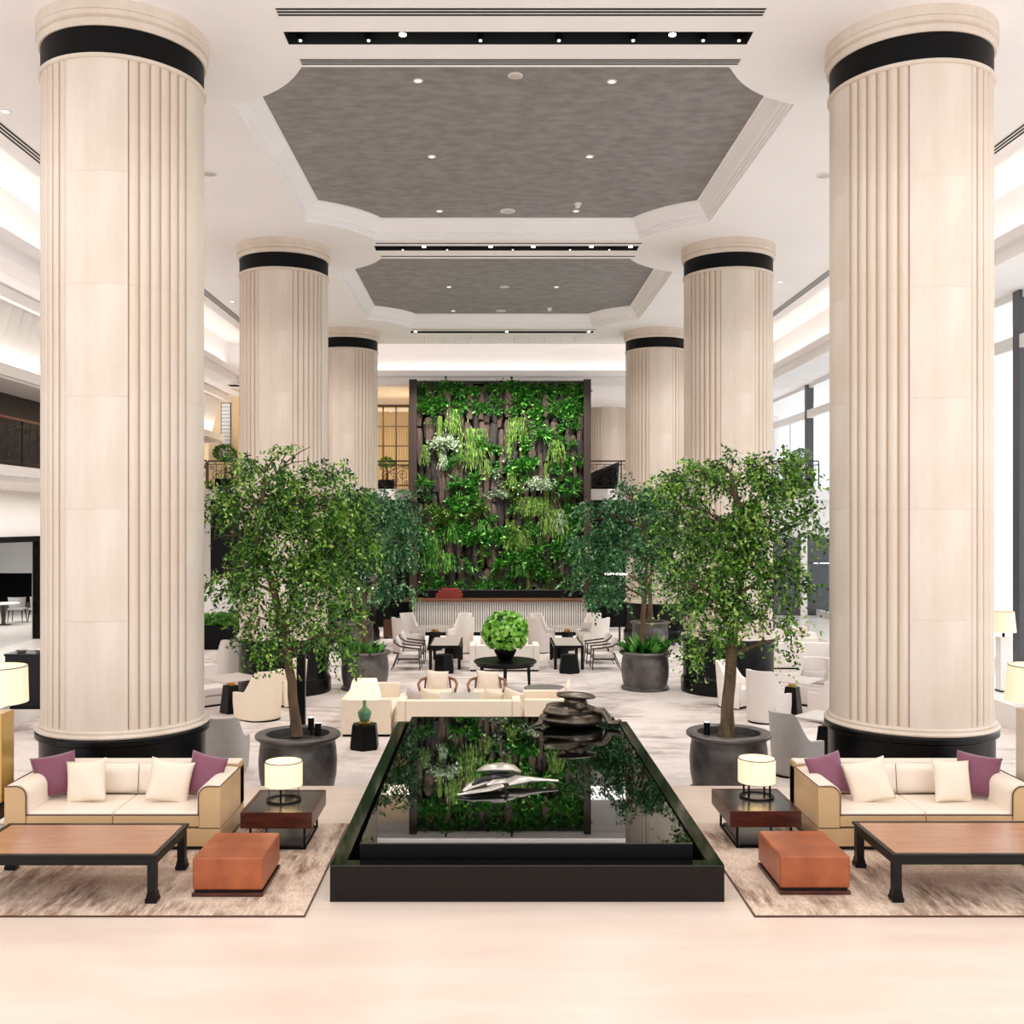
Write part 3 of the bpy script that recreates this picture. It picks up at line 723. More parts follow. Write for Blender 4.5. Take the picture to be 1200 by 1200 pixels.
# ------------------------------------------------------------------ coffee tables
def coffee_table(x0, x1, y0, y1, label):
    t = thing('coffee_table', label, 'table', ((x0+x1)/2, (y0+y1)/2, RZ)); w2, d2 = (x1-x0)/2, (y1-y0)/2
    for a, b, c, d in ((-w2, w2, -d2, -d2+.05), (-w2, w2, d2-.05, d2), (-w2, -w2+.05, -d2+.05, d2-.05), (w2-.05, w2, -d2+.05, d2-.05)):
        B().box(a, b, c, d, .405, .432).obj('frame', 'black_wood', t, bevel=.004, seg=1)
    B().box(-w2+.05, w2-.05, -d2+.05, d2-.05, .40, .428).obj('top', 'wood_top', t)
    for a, b, c, d in ((-w2+.03, w2-.03, -d2+.02, -d2+.05), (-w2+.03, w2-.03, d2-.05, d2-.02), (-w2+.02, -w2+.05, -d2+.05, d2-.05), (w2-.05, w2-.02, -d2+.05, d2-.05)):
        B().box(a, b, c, d, .335, .405).obj('apron', 'black_wood', t)
    for sx in (-1, 1):
        for sy in (-1, 1):
            cx, cy = sx*(w2-.055), sy*(d2-.055)
            l = B().box(cx-.037, cx+.037, cy-.037, cy+.037, .05, .405)
            pts = [(-.037, .09), (.037, .09), (.045, .05), (.056, .03), (.05, 0), (-.05, 0), (-.056, .03), (-.045, .05)]
            l.add([(cx+px_*1.0, cy-.05, pz) for px_, pz in pts]+[(cx+px_, cy+.05, pz) for px_, pz in pts],
                  [list(range(8)), list(range(8, 16))[::-1]]+[[i, (i+1)%8, 8+(i+1)%8, 8+i] for i in range(8)])
            l.obj('leg', 'black_wood', t)
    return t
coffee_table(-4.75, -2.975, 9.1, 10.08, 'long low black framed coffee table with brown wood top before left sofa')
coffee_table(3.57, 5.36, 9.12, 10.15, 'long low black framed coffee table with brown wood top before right sofa')

# ------------------------------------------------------------------ ottomans and side tables
def ottoman(x0, x1, y0, y1, label):
    t = thing('ottoman', label, 'ottoman', ((x0+x1)/2, (y0+y1)/2, RZ)); w2, d2 = (x1-x0)/2, (y1-y0)/2
    B().box(-w2-.005, w2+.005, -d2-.005, d2+.005, 0, .035).obj('base', 'wood_red', t, bevel=.004, seg=1)
    B().box(-w2+.02, w2-.02, -d2+.02, d2-.02, .035, .06).obj('recess', 'black_wood', t)
    B().box(-w2, w2, -d2, d2, .06, .352).obj('body', 'leather_orange', t, bevel=.022, seg=3)
    B().tube([(-w2+.01, -d2+.003, .338), (w2-.01, -d2+.003, .338), (w2-.003, -d2+.01, .338), (w2-.003, d2-.01, .338), (-w2+.01, d2-.003, .338), (-w2+.003, d2-.01, .338), (-w2+.003, -d2+.01, .338)], .004, 5).obj('seam', 'leather_orange', t, smooth=True)
ottoman(-2.71, -2.075, 9.27, 10.04, 'burnt orange leather cube ottoman beside the left coffee table')
ottoman(2.63, 3.265, 9.32, 10.1, 'burnt orange leather cube ottoman beside the right coffee table')

def side_table(x0, x1, y0, y1, label, zb=RZ):
    t = thing('side_table', label, 'table', ((x0+x1)/2, (y0+y1)/2, zb)); w2, d2 = (x1-x0)/2, (y1-y0)/2
    B().box(-w2, w2, -d2, d2, .235, .39).obj('box', 'wood_red', t, bevel=.004, seg=1)
    for a, b, c, d in ((-w2, w2, -d2, -d2+.035), (-w2, w2, d2-.035, d2), (-w2, -w2+.035, -d2+.035, d2-.035), (w2-.035, w2, -d2+.035, d2-.035)):
        B().box(a, b, c, d, .3905, .402).obj('rim', 'wood_red', t)
    B().box(-w2+.036, w2-.036, -d2+.036, d2-.036, .3905, .399).obj('stone_top', 'stone_top', t)
    a, b = w2-.09, d2-.06
    for s in (-1, 1):
        fr = B()
        fr.box(s*a-.011, s*a+.011, -b, -b+.022, 0, .235).box(s*a-.011, s*a+.011, b-.022, b, 0, .235)
        fr.box(s*a-.011, s*a+.011, -b, b, 0, .02); fr.obj('leg_frame', 'black_matte', t)
    B().box(-a, a, -b, -b+.022, .0, .02).obj('stretcher', 'black_matte', t); B().box(-a, a, b-.022, b, .0, .02).obj('stretcher', 'black_matte', t)
    B().box(-a+.02, a-.02, -b+.03, b-.03, .03, .05).obj('lower_shelf', 'stone_top', t)
    return t
side_table(-2.59, -1.85, 10.55, 11.45, 'dark red wood side table with stone top right of the left sofa')
side_table(2.47, 3.21, 10.6, 11.5, 'dark red wood side table with stone top left of the right sofa')
side_table(-6.0, -5.24, 10.55, 11.45, 'dark wood side table at the left picture edge beside sofa arm', 0)
side_table(5.75, 6.5, 10.6, 11.5, 'dark wood side table at the right picture edge beside sofa arm', 0)
TZ = RZ+.399

def small_lamp(x, y, label, thick):
    t = thing('table_lamp', label, 'lamp', (x, y, TZ))
    B().lathe([(.15, 0), (.185, 0), (.185, .02), (.15, .02), (.15, 0)], 40).obj('base_ring', 'black_matte', t, smooth=True, angle=30)
    B().cyl(.148, .002, .012, 40).obj('glass_disc', 'glass', t)
    B().lathe([(.15, .155), (.165, .155), (.165, .168), (.15, .168), (.15, .155)], 40).obj('top_ring', 'black_matte', t, smooth=True, angle=30)
    for k in range(4):
        a = -PI/2+k*PI/2+(.0 if not thick else PI/4); r = .012 if thick or k == 0 else .004
        B().cyl(r, .02, .17, 10, .16*math.cos(a), .16*math.sin(a)).obj('post', 'black_matte', t, smooth=True)
    sh = B().lathe([(.192, .168), (.2, .168), (.2, .425), (.192, .425), (.192, .168)], 56).obj('lamp_shade', 'shade_small', t, smooth=True, angle=30)
    B().disc(.191, .40, 40).obj('diffuser', 'shade_small', t)
    B().lathe([(.2, .42), (.202, .421), (.202, .427), (.198, .428), (.19, .427)], 56).obj('trim_ring', 'piping_brown', sh, smooth=True)
    l = lamp('POINT', 'bulb', (x, y, TZ+.32), 2.5, WARM, shadow_soft_size=.04)
small_lamp(-2.236, 11.02, 'small drum table lamp glowing on the left front side table', False)
small_lamp(2.89, 11.16, 'small drum table lamp glowing on the right front side table', True)

def tall_lamp(x, y, zb, z0, z1, rs, rs2, rb, label, basem, mshade='shade_big'):
    t = thing('table_lamp', label, 'lamp', (x, y, zb))
    B().box(-rb, rb, -rb, rb, 0, .03).obj('foot', 'black_wood', t)
    B().box(-rb*.94, rb*.94, -rb*.94, rb*.94, .03, z0-zb-.1).obj('base', basem, t, bevel=.01)
    B().cyl(.025, z0-zb-.1, z0-zb+.08, 12).obj('neck', 'black_matte', t)
    B().lathe([(rs*.97, z0-zb), (rs, z0-zb), (rs2, z1-zb), (rs2*.97, z1-zb), (rs*.97, z0-zb)], 48).obj('lamp_shade', mshade, t, smooth=True, angle=30)
    B().disc(rs2*.96, z1-zb-.02, 40).obj('diffuser', mshade, t)
    B().lathe([(rs2, z1-zb-.006), (rs2+.003, z1-zb), (rs2-.006, z1-zb+.004)], 48).obj('trim_ring', 'piping_brown', t, smooth=True)
tall_lamp(-5.34, 11.0, .402, 1.475, 1.86, .34, .33, .155, 'large drum lamp on gold column base at the left picture edge', 'gold_glass')
tall_lamp(5.90, 11.0, .402, 1.49, 1.87, .36, .32, .19, 'large tapered lamp on stone base at the right picture edge', 'stone_base')
tall_lamp(10.35, 20.7, 0, 1.2, 1.62, .24, .2, .12, 'far white lamp on pale column base before the right window', 'marble_white')

# ------------------------------------------------------------------ potted trees
pot_me = B().lathe([(.52, 0), (.555, .02), (.55, .06), (.5, .09), (.505, .12), (.54, .3), (.55, .5), (.535, .68), (.52, .76), (.545, .8), (.595, .83), (.6, .86), (.585, .88), (.47, .885), (.445, .87), (.44, .74)], 64).mesh('pot', smooth=True, angle=45); pot_me.materials.append(M['pot_bronze'])
soil_me = B().lathe([(.44, .76), (.3, .79), (.1, .81), (.0, .81)], 32).mesh('soil', smooth=True); soil_me.materials.append(M['soil'])

def foliage(name, blobs, n_clusters, leafL, m, seed, per=13, droop=.6, origin=None, tint_bias=0.0):
    rng = np.random.default_rng(seed)
    vol = np.array([b[6]*(b[3]*b[5]+b[3]*b[4]) for b in blobs]); pr = vol/vol.sum()
    which = rng.choice(len(blobs), n_clusters, p=pr)
    bb = np.array(blobs)[which]
    d = unit(rng.normal(size=(n_clusters, 3))); r = rng.uniform(.35, 1, n_clusters)**.6
    # the leaves gather in tufts, which leaves gaps in the crown
    nt = 9; td = unit(rng.normal(size=(len(blobs), nt, 3)))*rng.uniform(.45, 1.0, (len(blobs), nt, 1)); tu = rng.integers(0, nt, n_clusters)
    d = td[which, tu]+rng.normal(size=(n_clusters, 3))*.2
    cpos = bb[:, :3]+d*bb[:, 3:6]; d = unit(d)
    out = unit(d*np.array([1, 1, .35])+rng.normal(size=(n_clusters, 3))*.5); out[:, 2] -= droop; out = unit(out)
    tl = rng.uniform(.16, .42, n_clusters)
    k = np.tile(np.linspace(0, 1, per), n_clusters); ci = np.repeat(np.arange(n_clusters), per)
    sag = np.zeros((len(k), 3)); sag[:, 2] = -.12*k*k
    P = cpos[ci]+out[ci]*(k*tl[ci])[:, None]+sag+rng.normal(size=(len(k), 3))*.012
    D = unit(out[ci]*.6+rng.normal(size=(len(k), 3))*.75+np.array([0, 0, -.25]))
    if origin is not None:
        keep = np.ones(len(P), bool)
        for cx in (CXL, CXR):
            for cy in COLY: keep &= np.hypot(P[:, 0]+origin[0]-cx, P[:, 1]+origin[1]-cy) > 1.12
        P, D, k, ci = P[keep], D[keep], k[keep], ci[keep]
    L = leafL*rng.uniform(.7, 1.25, len(k)); W = L*rng.uniform(.42, .58, len(k))
    ctint = rng.normal(.47, .2, n_clusters)[ci]+rng.normal(0, .22, len(k))+tint_bias
    return leaf_mesh(name, P, D, L, W, np.clip(ctint, 0, 1), m, rng)

def tree(base, label, trunk, blobs, n, leafL, m, seed, tint=0.0, r0=.075, branches=True, group=None):
    """base: pot centre on the lounge floor; trunk and blobs in coordinates from the pot's foot"""
    t = thing('potted_tree', label, 'tree', base, 0, group)
    put('pot', pot_me, t); put('soil', soil_me, t)
    nT = len(trunk)
    rads = [r0*(1-.55*i/(nT-1)) for i in range(nT)]
    # finer, slightly crooked trunk
    path = []; rr = []
    rg = random.Random(seed)
    for i in range(nT-1):
        for k in range(4):
            f = k/4; p = Vector(trunk[i]).lerp(Vector(trunk[i+1]), f); p += Vector((rg.uniform(-.012, .012), rg.uniform(-.012, .012), 0)); path.append(p); rr.append(rads[i]+(rads[i+1]-rads[i])*f)
    path.append(Vector(trunk[-1])); rr.append(rads[-1]); rr[0] *= 1.35; rr[1] *= 1.1
    tk = B().tube(path, rr, 12).obj('trunk', 'bark', t, smooth=True, angle=80)
    for b in blobs:
        c = Vector(b[:3]); j = min(range(len(path)), key=lambda i: (path[i]-c).length+.9*max(0, path[i].z-c.z+.25))
        s = path[j]; midp = s.lerp(c, .5)+Vector((0, 0, .12)); pts = bez(s, midp, c+Vector((0, 0, b[5]*.3)), 6)
        B().tube(pts, [max(.008, rr[j]*.5*(1-.14*i)) for i in range(7)], 7).obj('branch', 'bark', t, smooth=True, angle=80)
        for q in range(3):
            e = c+Vector((rg.uniform(-1, 1)*b[3], rg.uniform(-1, 1)*b[4], rg.uniform(-.4, 1)*b[5]))*.8
            B().tube(bez(pts[3], pts[3].lerp(e, .5)+Vector((0, 0, .08)), e, 4), [.014, .011, .009, .007, .004], 5).obj('branch', 'bark', t, smooth=True)
    stuff(put('foliage', foliage('foliage', blobs, n, leafL, m, seed, origin=base, tint_bias=tint), t))
    return t
def pxblob(base, list_):
    """(px, py, rx, ry, weight, depth offset) read at the tree's own distance, made into ellipsoids about it"""
    out = []
    for (x, y, rx, ry, wgt, dy) in list_:
        Y = base[1]+dy; k = Y/F
        out.append(((x-VX)*k-base[0], dy, H-(y-VY)*k-base[2], rx*k*.97, max(rx, ry)*k*.78, ry*k*.95, wgt))
    return out
def pxpath(base, pts): 
    k = base[1]/F
    return [((x-VX)*k-base[0], 0.0, H-(y-VY)*k-base[2]) for x, y in pts]
bL = (-2.74, 14.5, LZ)
tree(bL, 'tall leafy potted tree at front left, dark leaves and thick leaning trunk', pxpath(bL, [(347, 862), (342, 800), (334, 740), (318, 680), (300, 630), (308, 575)]),
     pxblob(bL, [(312, 548, 40, 28, 1.1, 0), (345, 540, 30, 22, .8, .2), (295, 590, 48, 34, 1.2, -.1), (262, 580, 22, 30, .7, 0), (268, 630, 30, 34, .55, .1), (262, 680, 24, 34, .35, 0),
                 (375, 590, 50, 40, 1.5, .2), (410, 600, 26, 34, 1.1, .4), (350, 630, 58, 40, 1.6, 0), (400, 650, 36, 44, 1.4, .3), (330, 685, 55, 34, .9, 0), (370, 700, 45, 38, 1.1, .2),
                 (320, 735, 50, 32, .7, -.1), (375, 750, 40, 26, .8, 0), (300, 660, 40, 30, .8, -.2)]), 1750, .07, 'leaf_tree', 11, -.02)
bR = (3.38, 14.6, LZ)
tree(bR, 'tall leafy potted tree at front right with straight thick trunk', pxpath(bR, [(851, 862), (855, 800), (860, 740), (868, 680), (872, 620), (860, 570)]),
     pxblob(bR, [(815, 560, 40, 26, 1.2, .1), (850, 550, 40, 22, 1.0, 0), (905, 548, 40, 26, 1.2, 0), (935, 575, 28, 36, 1.0, -.1), (795, 600, 30, 34, 1.0, .2), (835, 610, 48, 34, 1.4, 0), (890, 600, 44, 38, 1.1, .1),
                 (940, 620, 24, 22, .55, 0), (825, 660, 44, 36, 1.4, 0), (795, 690, 26, 34, .9, .1), (880, 665, 40, 34, 1.1, .1), (920, 680, 34, 26, .8, 0), (830, 715, 42, 34, 1.2, -.1), (818, 750, 28, 26, .9, 0),
                 (900, 725, 34, 24, .3, 0), (915, 755, 20, 22, .22, 0)]), 1750, .07, 'leaf_tree', 12, .0, r0=.095)
bML = (-2.94, 23.8, LZ)
tML = tree(bML, 'middle left potted tree with drooping cool green crown and sparse low plants', pxpath(bML, [(426, 766), (427, 720), (428, 680), (434, 640), (440, 600)]),
     pxblob(bML, [(420, 585, 34, 26, 1, 0), (455, 590, 32, 28, 1.1, .1), (470, 630, 26, 38, 1.2, 0), (440, 635, 36, 36, 1.2, .1), (405, 630, 30, 40, 1, 0), (465, 675, 26, 28, .9, 0), (410, 675, 30, 28, .8, 0)]), 1200, .085, 'leaf_tree_cool', 13)
bMR = (3.57, 23.8, LZ)
tMR = tree(bMR, 'middle right potted tree with drooping cool green crown over broad leaved low plants', pxpath(bMR, [(753, 766), (754, 720), (757, 680), (757, 640), (750, 600)]),
     pxblob(bMR, [(735, 585, 34, 26, 1, 0), (705, 605, 28, 28, 1, .1), (690, 640, 22, 36, 1, 0), (725, 635, 36, 36, 1.1, .1), (765, 610, 32, 36, 1, 0), (700, 680, 26, 28, .8, 0), (735, 680, 24, 24, .5, 0), (780, 650, 24, 40, .6, .2)]), 1300, .085, 'leaf_tree_cool', 14)
bFL = (-4.1, 30.8, LZ)
tree(bFL, 'farthest left potted tree glimpsed behind the middle left tree', pxpath(bFL, [(414, 726), (416, 690), (415, 650), (412, 620)]),
     pxblob(bFL, [(405, 610, 28, 30, 1, 0), (430, 630, 24, 34, 1, 0), (395, 650, 20, 34, 1, 0)]), 260, .12, 'leaf_tree_cool', 15)
bFR = (4.8, 31.0, LZ)
tree(bFR, 'farthest right potted tree glimpsed behind the middle right tree', pxpath(bFR, [(762, 726), (762, 690), (764, 650), (768, 620)]),
     pxblob(bFR, [(765, 610, 28, 30, 1, 0), (745, 640, 24, 34, 1, 0), (790, 640, 22, 34, 1, 0)]), 260, .12, 'leaf_tree_cool', 16)
# under-planting of the two middle pots
def underplant(tr, n, spread, seed, size):
    rng = np.random.default_rng(seed); P = []; 
    a = rng.uniform(0, 2*PI, n); r = rng.uniform(.05, spread, n)
    P = np.stack([r*np.cos(a), r*np.sin(a), rng.uniform(.8, .92, n)], 1)
    D = unit(np.stack([np.cos(a)*.7, np.sin(a)*.7, rng.uniform(.5, 1.6, n)], 1)+rng.normal(size=(n, 3))*.3)
    me = leaf_mesh('foliage', P, D, rng.uniform(.6, 1.3, n)*size, rng.uniform(.35, .5, n)*size, np.clip(rng.normal(.5, .25, n), 0, 1), 'leaf_wall', rng)
    stuff(put('low_shrub', me, tr))
underplant(tML, 90, .4, 21, .26)
underplant(tMR, 200, .42, 22, .34)
def pot_spot(x, y, label, z=LZ+.79):
    t = thing('plant_spotlight', label, 'spotlight', (x, y, z))
    B().cyl(.012, 0, .1, 8).obj('stake', 'black_matte', t); B().cyl(.045, .08, .26, 16).obj('head', 'black_matte', t, smooth=True, angle=40); B().disc(.038, .262, 16).obj('lens', 'lens_soft', t)
pot_spot(-2.43, 14.35, 'black cylinder uplight in the front left tree pot'); pot_spot(3.03, 14.4, 'black cylinder uplight in the front right tree pot')
pot_spot(-2.6, 14.75, 'second black uplight close behind the front left tree trunk')

# ------------------------------------------------------------------ lounge furniture
def tub_mesh(w, d, ha, hb, tk=.09, taper=.1):
    """skirted tub chair shell facing -y: plan is a U, height climbs from arms to back"""
    n = 30; r = w/2; pts = []
    straight = d-r
    for i in range(n+1):
        s = i/n; tot = 2*straight+PI*r; q = s*tot
        if q < straight: p = (-r, -d/2+q); nrm = (-1, 0)
        elif q > straight+PI*r: p = (r, -d/2+(tot-q)); nrm = (1, 0)
        else:
            a = PI-(q-straight)/r; p = (r*math.cos(a), -d/2+straight+r*math.sin(a)*.82); nrm = (math.cos(a), math.sin(a))
        e = min(1, max(0, (1-abs(2*s-1)-.27)/.30)); e = e*e*(3-2*e)
        pts.append((p, nrm, ha+(hb-ha)*e, e))
    vs = []; fs = []
    for (p, nr, h, e) in pts:
        tx = 1-taper*e
        vs += [(p[0]*.94, p[1]*.96, .03), (p[0]*1.0, p[1], .35), (p[0]*tx, p[1]+.06*e, h), (p[0]*tx-nr[0]*tk, p[1]-nr[1]*tk+.06*e, h-.005), (p[0]-nr[0]*tk, p[1]-nr[1]*tk, .35)]
    for i in range(n):
        for k in range(4):
            fs.append((i*5+k, (i+1)*5+k, (i+1)*5+k+1, i*5+k+1))
    fs += [[0, 1, 2, 3, 4][::-1], [n*5+k for k in range(5)]]
    return B().add(vs, fs).mesh('shell', smooth=True, angle=38)
def seat_mesh(w, d):
    r = w/2-.09; P = [(-r, -d/2+.01), (r, -d/2+.01)]+[(r*math.cos(a), d/2-.09-r*.82+r*.82*math.sin(a)) for a in [PI*k/10 for k in range(11)]]
    return B().prism(P, .05, .42).mesh('seat_cushion', bevel=.03, seg=2)
TUB = {}
def tub_chair(x, y, rz, m, label, w=.68, d=.7, ha=.58, hb=.95, group=None):
    key = (w, d, ha, hb)
    if key not in TUB:
        TUB[key] = (tub_mesh(*key), seat_mesh(w, d), B().prism([(w*.44*math.cos(a), d*.44*math.sin(a)) for a in [2*PI*k/20 for k in range(20)]], 0, .03).mesh('plinth'))
        TUB[key][2].materials.append(M['black_matte'])
    t = thing('tub_chair', label, 'chair', (x, y, LZ), rz, group)
    for nm, me in zip(('shell', 'seat_cushion'), TUB[key][:2]):
        mk = key+(m, nm)
        if mk not in TUB: mm = me.copy(); mm.materials.clear(); mm.materials.append(M[m]); TUB[mk] = mm
        put(nm, TUB[mk], t)
    put('plinth', TUB[key][2], t)
    return t
def face(x, y, tx, ty): return math.atan2(ty-y, tx-x)+PI/2        # chair front is -y
def cafe_table(x, y, s, rz, label, top='stone_light', h=.72, gold=True):
    t = thing('cafe_table', label, 'table', (x, y, LZ), rz)
    B().box(-s, s, -s, s, h-.03, h).obj('top', top, t, bevel=.006)
    B().frustum(-.16, .16, -.16, .16, 0, h-.16, .05).obj('pedestal', 'black_lacquer', t)
    B().box(-.06, .06, -.06, .06, h-.16, h-.03).obj('collar', 'gold', t)
    return t

def block_sofa(x, y, rz, w, d, label, m='uph_cream', hb=.68, ha=.68, hs=.40, armw=.16, z=LZ, group=None):
    """plain upholstered sofa, front at -y"""
    t = thing('sofa', label, 'sofa', (x, y, z), rz, group)
    B().box(-w/2+.03, w/2-.03, -d/2+.03, d/2-.03, 0, .04).obj('plinth', 'black_matte', t)
    B().box(-w/2+armw, w/2-armw, -d/2+.02, d/2-.2, .04, .22).obj('base', m, t, bevel=.01)
    B().box(-w/2+armw, w/2-armw, d/2-.2, d/2, .04, hb).obj('back', m, t, bevel=.03)
    for s in (-1, 1): B().box(*sorted((s*w/2, s*(w/2-armw))), -d/2, d/2, .04, ha).obj('arm', m, t, bevel=.03)
    n = max(1, round((w-2*armw)/.8)); cw = (w-2*armw)/n
    for k in range(n):
        a = -w/2+armw+k*cw; B().box(a+.005, a+cw-.005, -d/2, d/2-.21, .23, hs).obj('seat_cushion', m, t, bevel=.04, seg=3)
    return t
# the U of sofas behind the pool
block_sofa(-2.26, 19.45, PI/2, 2.05, .9, 'cream sofa seen end on behind the green vase lamp')
block_sofa(-.59, 18.85, PI, 2.24, .9, 'long cream sofa seen from behind at the far edge of the pool', hb=.655, ha=.655)
block_sofa(1.02, 18.95, -PI/2, 1.15, .86, 'cream armchair seen side on behind the bronze pool sculpture')
cushion((-2.5, 19.9, .18), (-.2, .0, PI/2+.2), 'mauve', 'mauve cushion on the end-on sofa behind the vase lamp', .42, .42, .14)
cushion((1.3, 18.95, .16), (-.2, .1, -PI/2-.5), 'cushion_pink', 'pale pink cushion leaning above the bronze pool sculpture', .42, .42, .14)
cushion((1.42, 19.2, .22), (-.1, .3, -PI/2-.2), 'cushion_cream', 'white cushion leaning on the side-on armchair behind the bronze sculpture', .44, .44, .14)
for k, (px, lb) in enumerate(((485, 'pale grey cushion tip at the left end of the long cream sofa'), (502, 'white cushion tip second on the long cream sofa'), (575, 'white cushion tip third on the long cream sofa'), (600, 'cream cushion tip at the right end of the long cream sofa'))):
    cushion(((px-VX)*19.0/F, 19.02, .12), (.25, .35, .1), 'cushion_cream' if k else 'cushion_grey', lb, .4, .4, .12, seed=k)

t = thing('coffee_table', 'rectangular dark framed low table with pale top behind the long cream sofa', 'table', (-.57, 20.2, LZ))
B().box(-1.05, 1.05, -.48, .48, .39, .43).obj('frame', 'black_wood', t); B().box(-1.0, 1.0, -.43, .43, .4305, .436).obj('top', 'stone_light', t)
for sx in (-1, 1):
    for sy in (-1, 1): B().box(sx*1.0-.035, sx*1.0+.035, sy*.43-.035, sy*.43+.035, 0, .39).obj('leg', 'black_wood', t)

def round_arm_chair(x, y, rz, label):
    """low chair with a bent wood arm hoop, front at -y"""
    t = thing('armchair', label, 'chair', (x, y, LZ), rz)
    hoop = [(-.36, -.28, .42), (-.4, -.05, .5), (-.36, .2, .56), (-.2, .36, .59), (0, .4, .6), (.2, .36, .59), (.36, .2, .56), (.4, -.05, .5), (.36, -.28, .42)]
    B().tube(hoop, .03, 10).obj('arm_hoop', 'wood_arm', t, smooth=True)
    for sx in (-1, 1):
        B().bar((sx*.36, -.27, .42), (sx*.33, -.3, 0), .045, w2=.03).obj('leg', 'wood_arm', t); B().bar((sx*.25, .33, .57), (sx*.3, .38, 0), .045, w2=.03).obj('leg', 'wood_arm', t)
    B().box(-.33, .33, -.3, .32, .25, .30).obj('seat_frame', 'wood_arm', t, bevel=.01)
    B().box(-.31, .31, -.3, .26, .30, .38).obj('seat_cushion', 'uph_cream', t, bevel=.04, seg=3)
    me = pillow_mesh(.48, .44, .16, 'cushion_cream', 'back_cushion', 4); o = put('back_cushion', me, t, loc=(0, .22, .53)); o.rotation_euler = (-.2, 0, 0)
    return t
round_arm_chair(-1.12, 21.3, .05, 'left of two low wood hoop armchairs behind the pale coffee table')
round_arm_chair(-.09, 21.3, -.05, 'right of two low wood hoop armchairs behind the pale coffee table')
t = thing('round_table', 'small round grey table beside the bronze pool sculpture', 'table', (1.07, 20.5, LZ))
B().cyl(.42, .53, .56, 40).obj('top', 'stone_grey', t, smooth=True, angle=30); B().box(-.05, .05, -.05, .05, .02, .53).obj('stem', 'black_matte', t); B().cyl(.2, 0, .02, 24).obj('foot', 'black_matte', t)

hexp = lambda r, a0=0: [(r*math.cos(a0+k*PI/3), r*math.sin(a0+k*PI/3)) for k in range(6)]
def hex_stool(x, y, label, r0=.27, r1=.23, h=.42, a0=PI/6, m='black_lacquer'):
    t = thing('hexagonal_stool', label, 'stool', (x, y, LZ))
    b0, b1 = hexp(r0, a0), hexp(r1, a0)
    B().add([(u, v, .03) for u, v in b0]+[(u, v, h-.02) for u, v in b1], [list(range(6))[::-1], list(range(6, 12))]+[[i, (i+1)%6, 6+(i+1)%6, 6+i] for i in range(6)]).obj('body', m, t, bevel=.008)
    B().prism(hexp(r1*.98, a0), h-.02, h).obj('top', 'black_matte', t); B().prism(hexp(r0*.95, a0), 0, .03).obj('foot', 'black_matte', t)
    return t
hex_stool(-2.17, 17.5, 'black six sided stool carrying the green vase lamp')
t = thing('table_lamp', 'green celadon vase lamp with square tapered shade on black stool', 'lamp', (-2.17, 17.5, LZ+.42))
B().lathe([(.09, 0), (.10, .01), (.10, .04), (.085, .05)], 24).obj('gold_foot', 'gold', t, smooth=True)
B().lathe([(.07, .05), (.10, .1), (.118, .17), (.11, .22), (.06, .26), (.03, .3), (.028, .42), (.035, .45)], 32).obj('vase', 'celadon', t, smooth=True, angle=80)
sh = B(); a, b = .265, .19
sh.add([(-a, -a*.8, .44), (a, -a*.8, .44), (a, a*.8, .44), (-a, a*.8, .44), (-b, -b*.8, .76), (b, -b*.8, .76), (b, b*.8, .76), (-b, b*.8, .76)], [(0, 1, 5, 4), (1, 2, 6, 5), (2, 3, 7, 6), (3, 0, 4, 7)])
sh.obj('lamp_shade', 'shade_lit', t)
B().box(-b*.93, b*.93, -b*.74, b*.74, .745, .75).obj('diffuser', 'shade_lit', t)

# round black table with the green flower ball
t = thing('round_table', 'round black table carrying the big green flower ball', 'table', (.31, 23.1, LZ))
B().lathe([(0, .70), (.69, .70), (.71, .715), (.71, .745), (.69, .76), (0, .76)], 56).obj('top', 'black_wood', t, smooth=True, angle=30)
B().lathe([(.62, .64), (.65, .64), (.65, .70), (.62, .70)], 48).obj('apron', 'black_wood', t, smooth=True, angle=30)
for k in range(6):
    a = PI/6+k*PI/3-PI/2+.5; c, s_ = math.cos(a), math.sin(a)
    B().bar((.6*c, .6*s_, .70), (.63*c, .63*s_, 0), .075, w2=.045).obj('leg', 'black_wood', t)
t = thing('flower_arrangement', 'big ball of lime green hydrangea leaves in black bowl on round table', 'plant', (.31, 23.1, LZ+.76))
B().lathe([(.12, 0), (.16, .03), (.25, .2), (.25, .24), (.2, .24), (.2, .2)], 32).obj('bowl', 'black_matte', t, smooth=True)
rng = np.random.default_rng(5)
n = 1500; d = unit(rng.normal(size=(n, 3))); P = d*.47+np.array([0, 0, .62]); P[:, 2] = .62+d[:, 2]*.45
D = unit(d*.35+rng.normal(size=(n, 3))*.8)
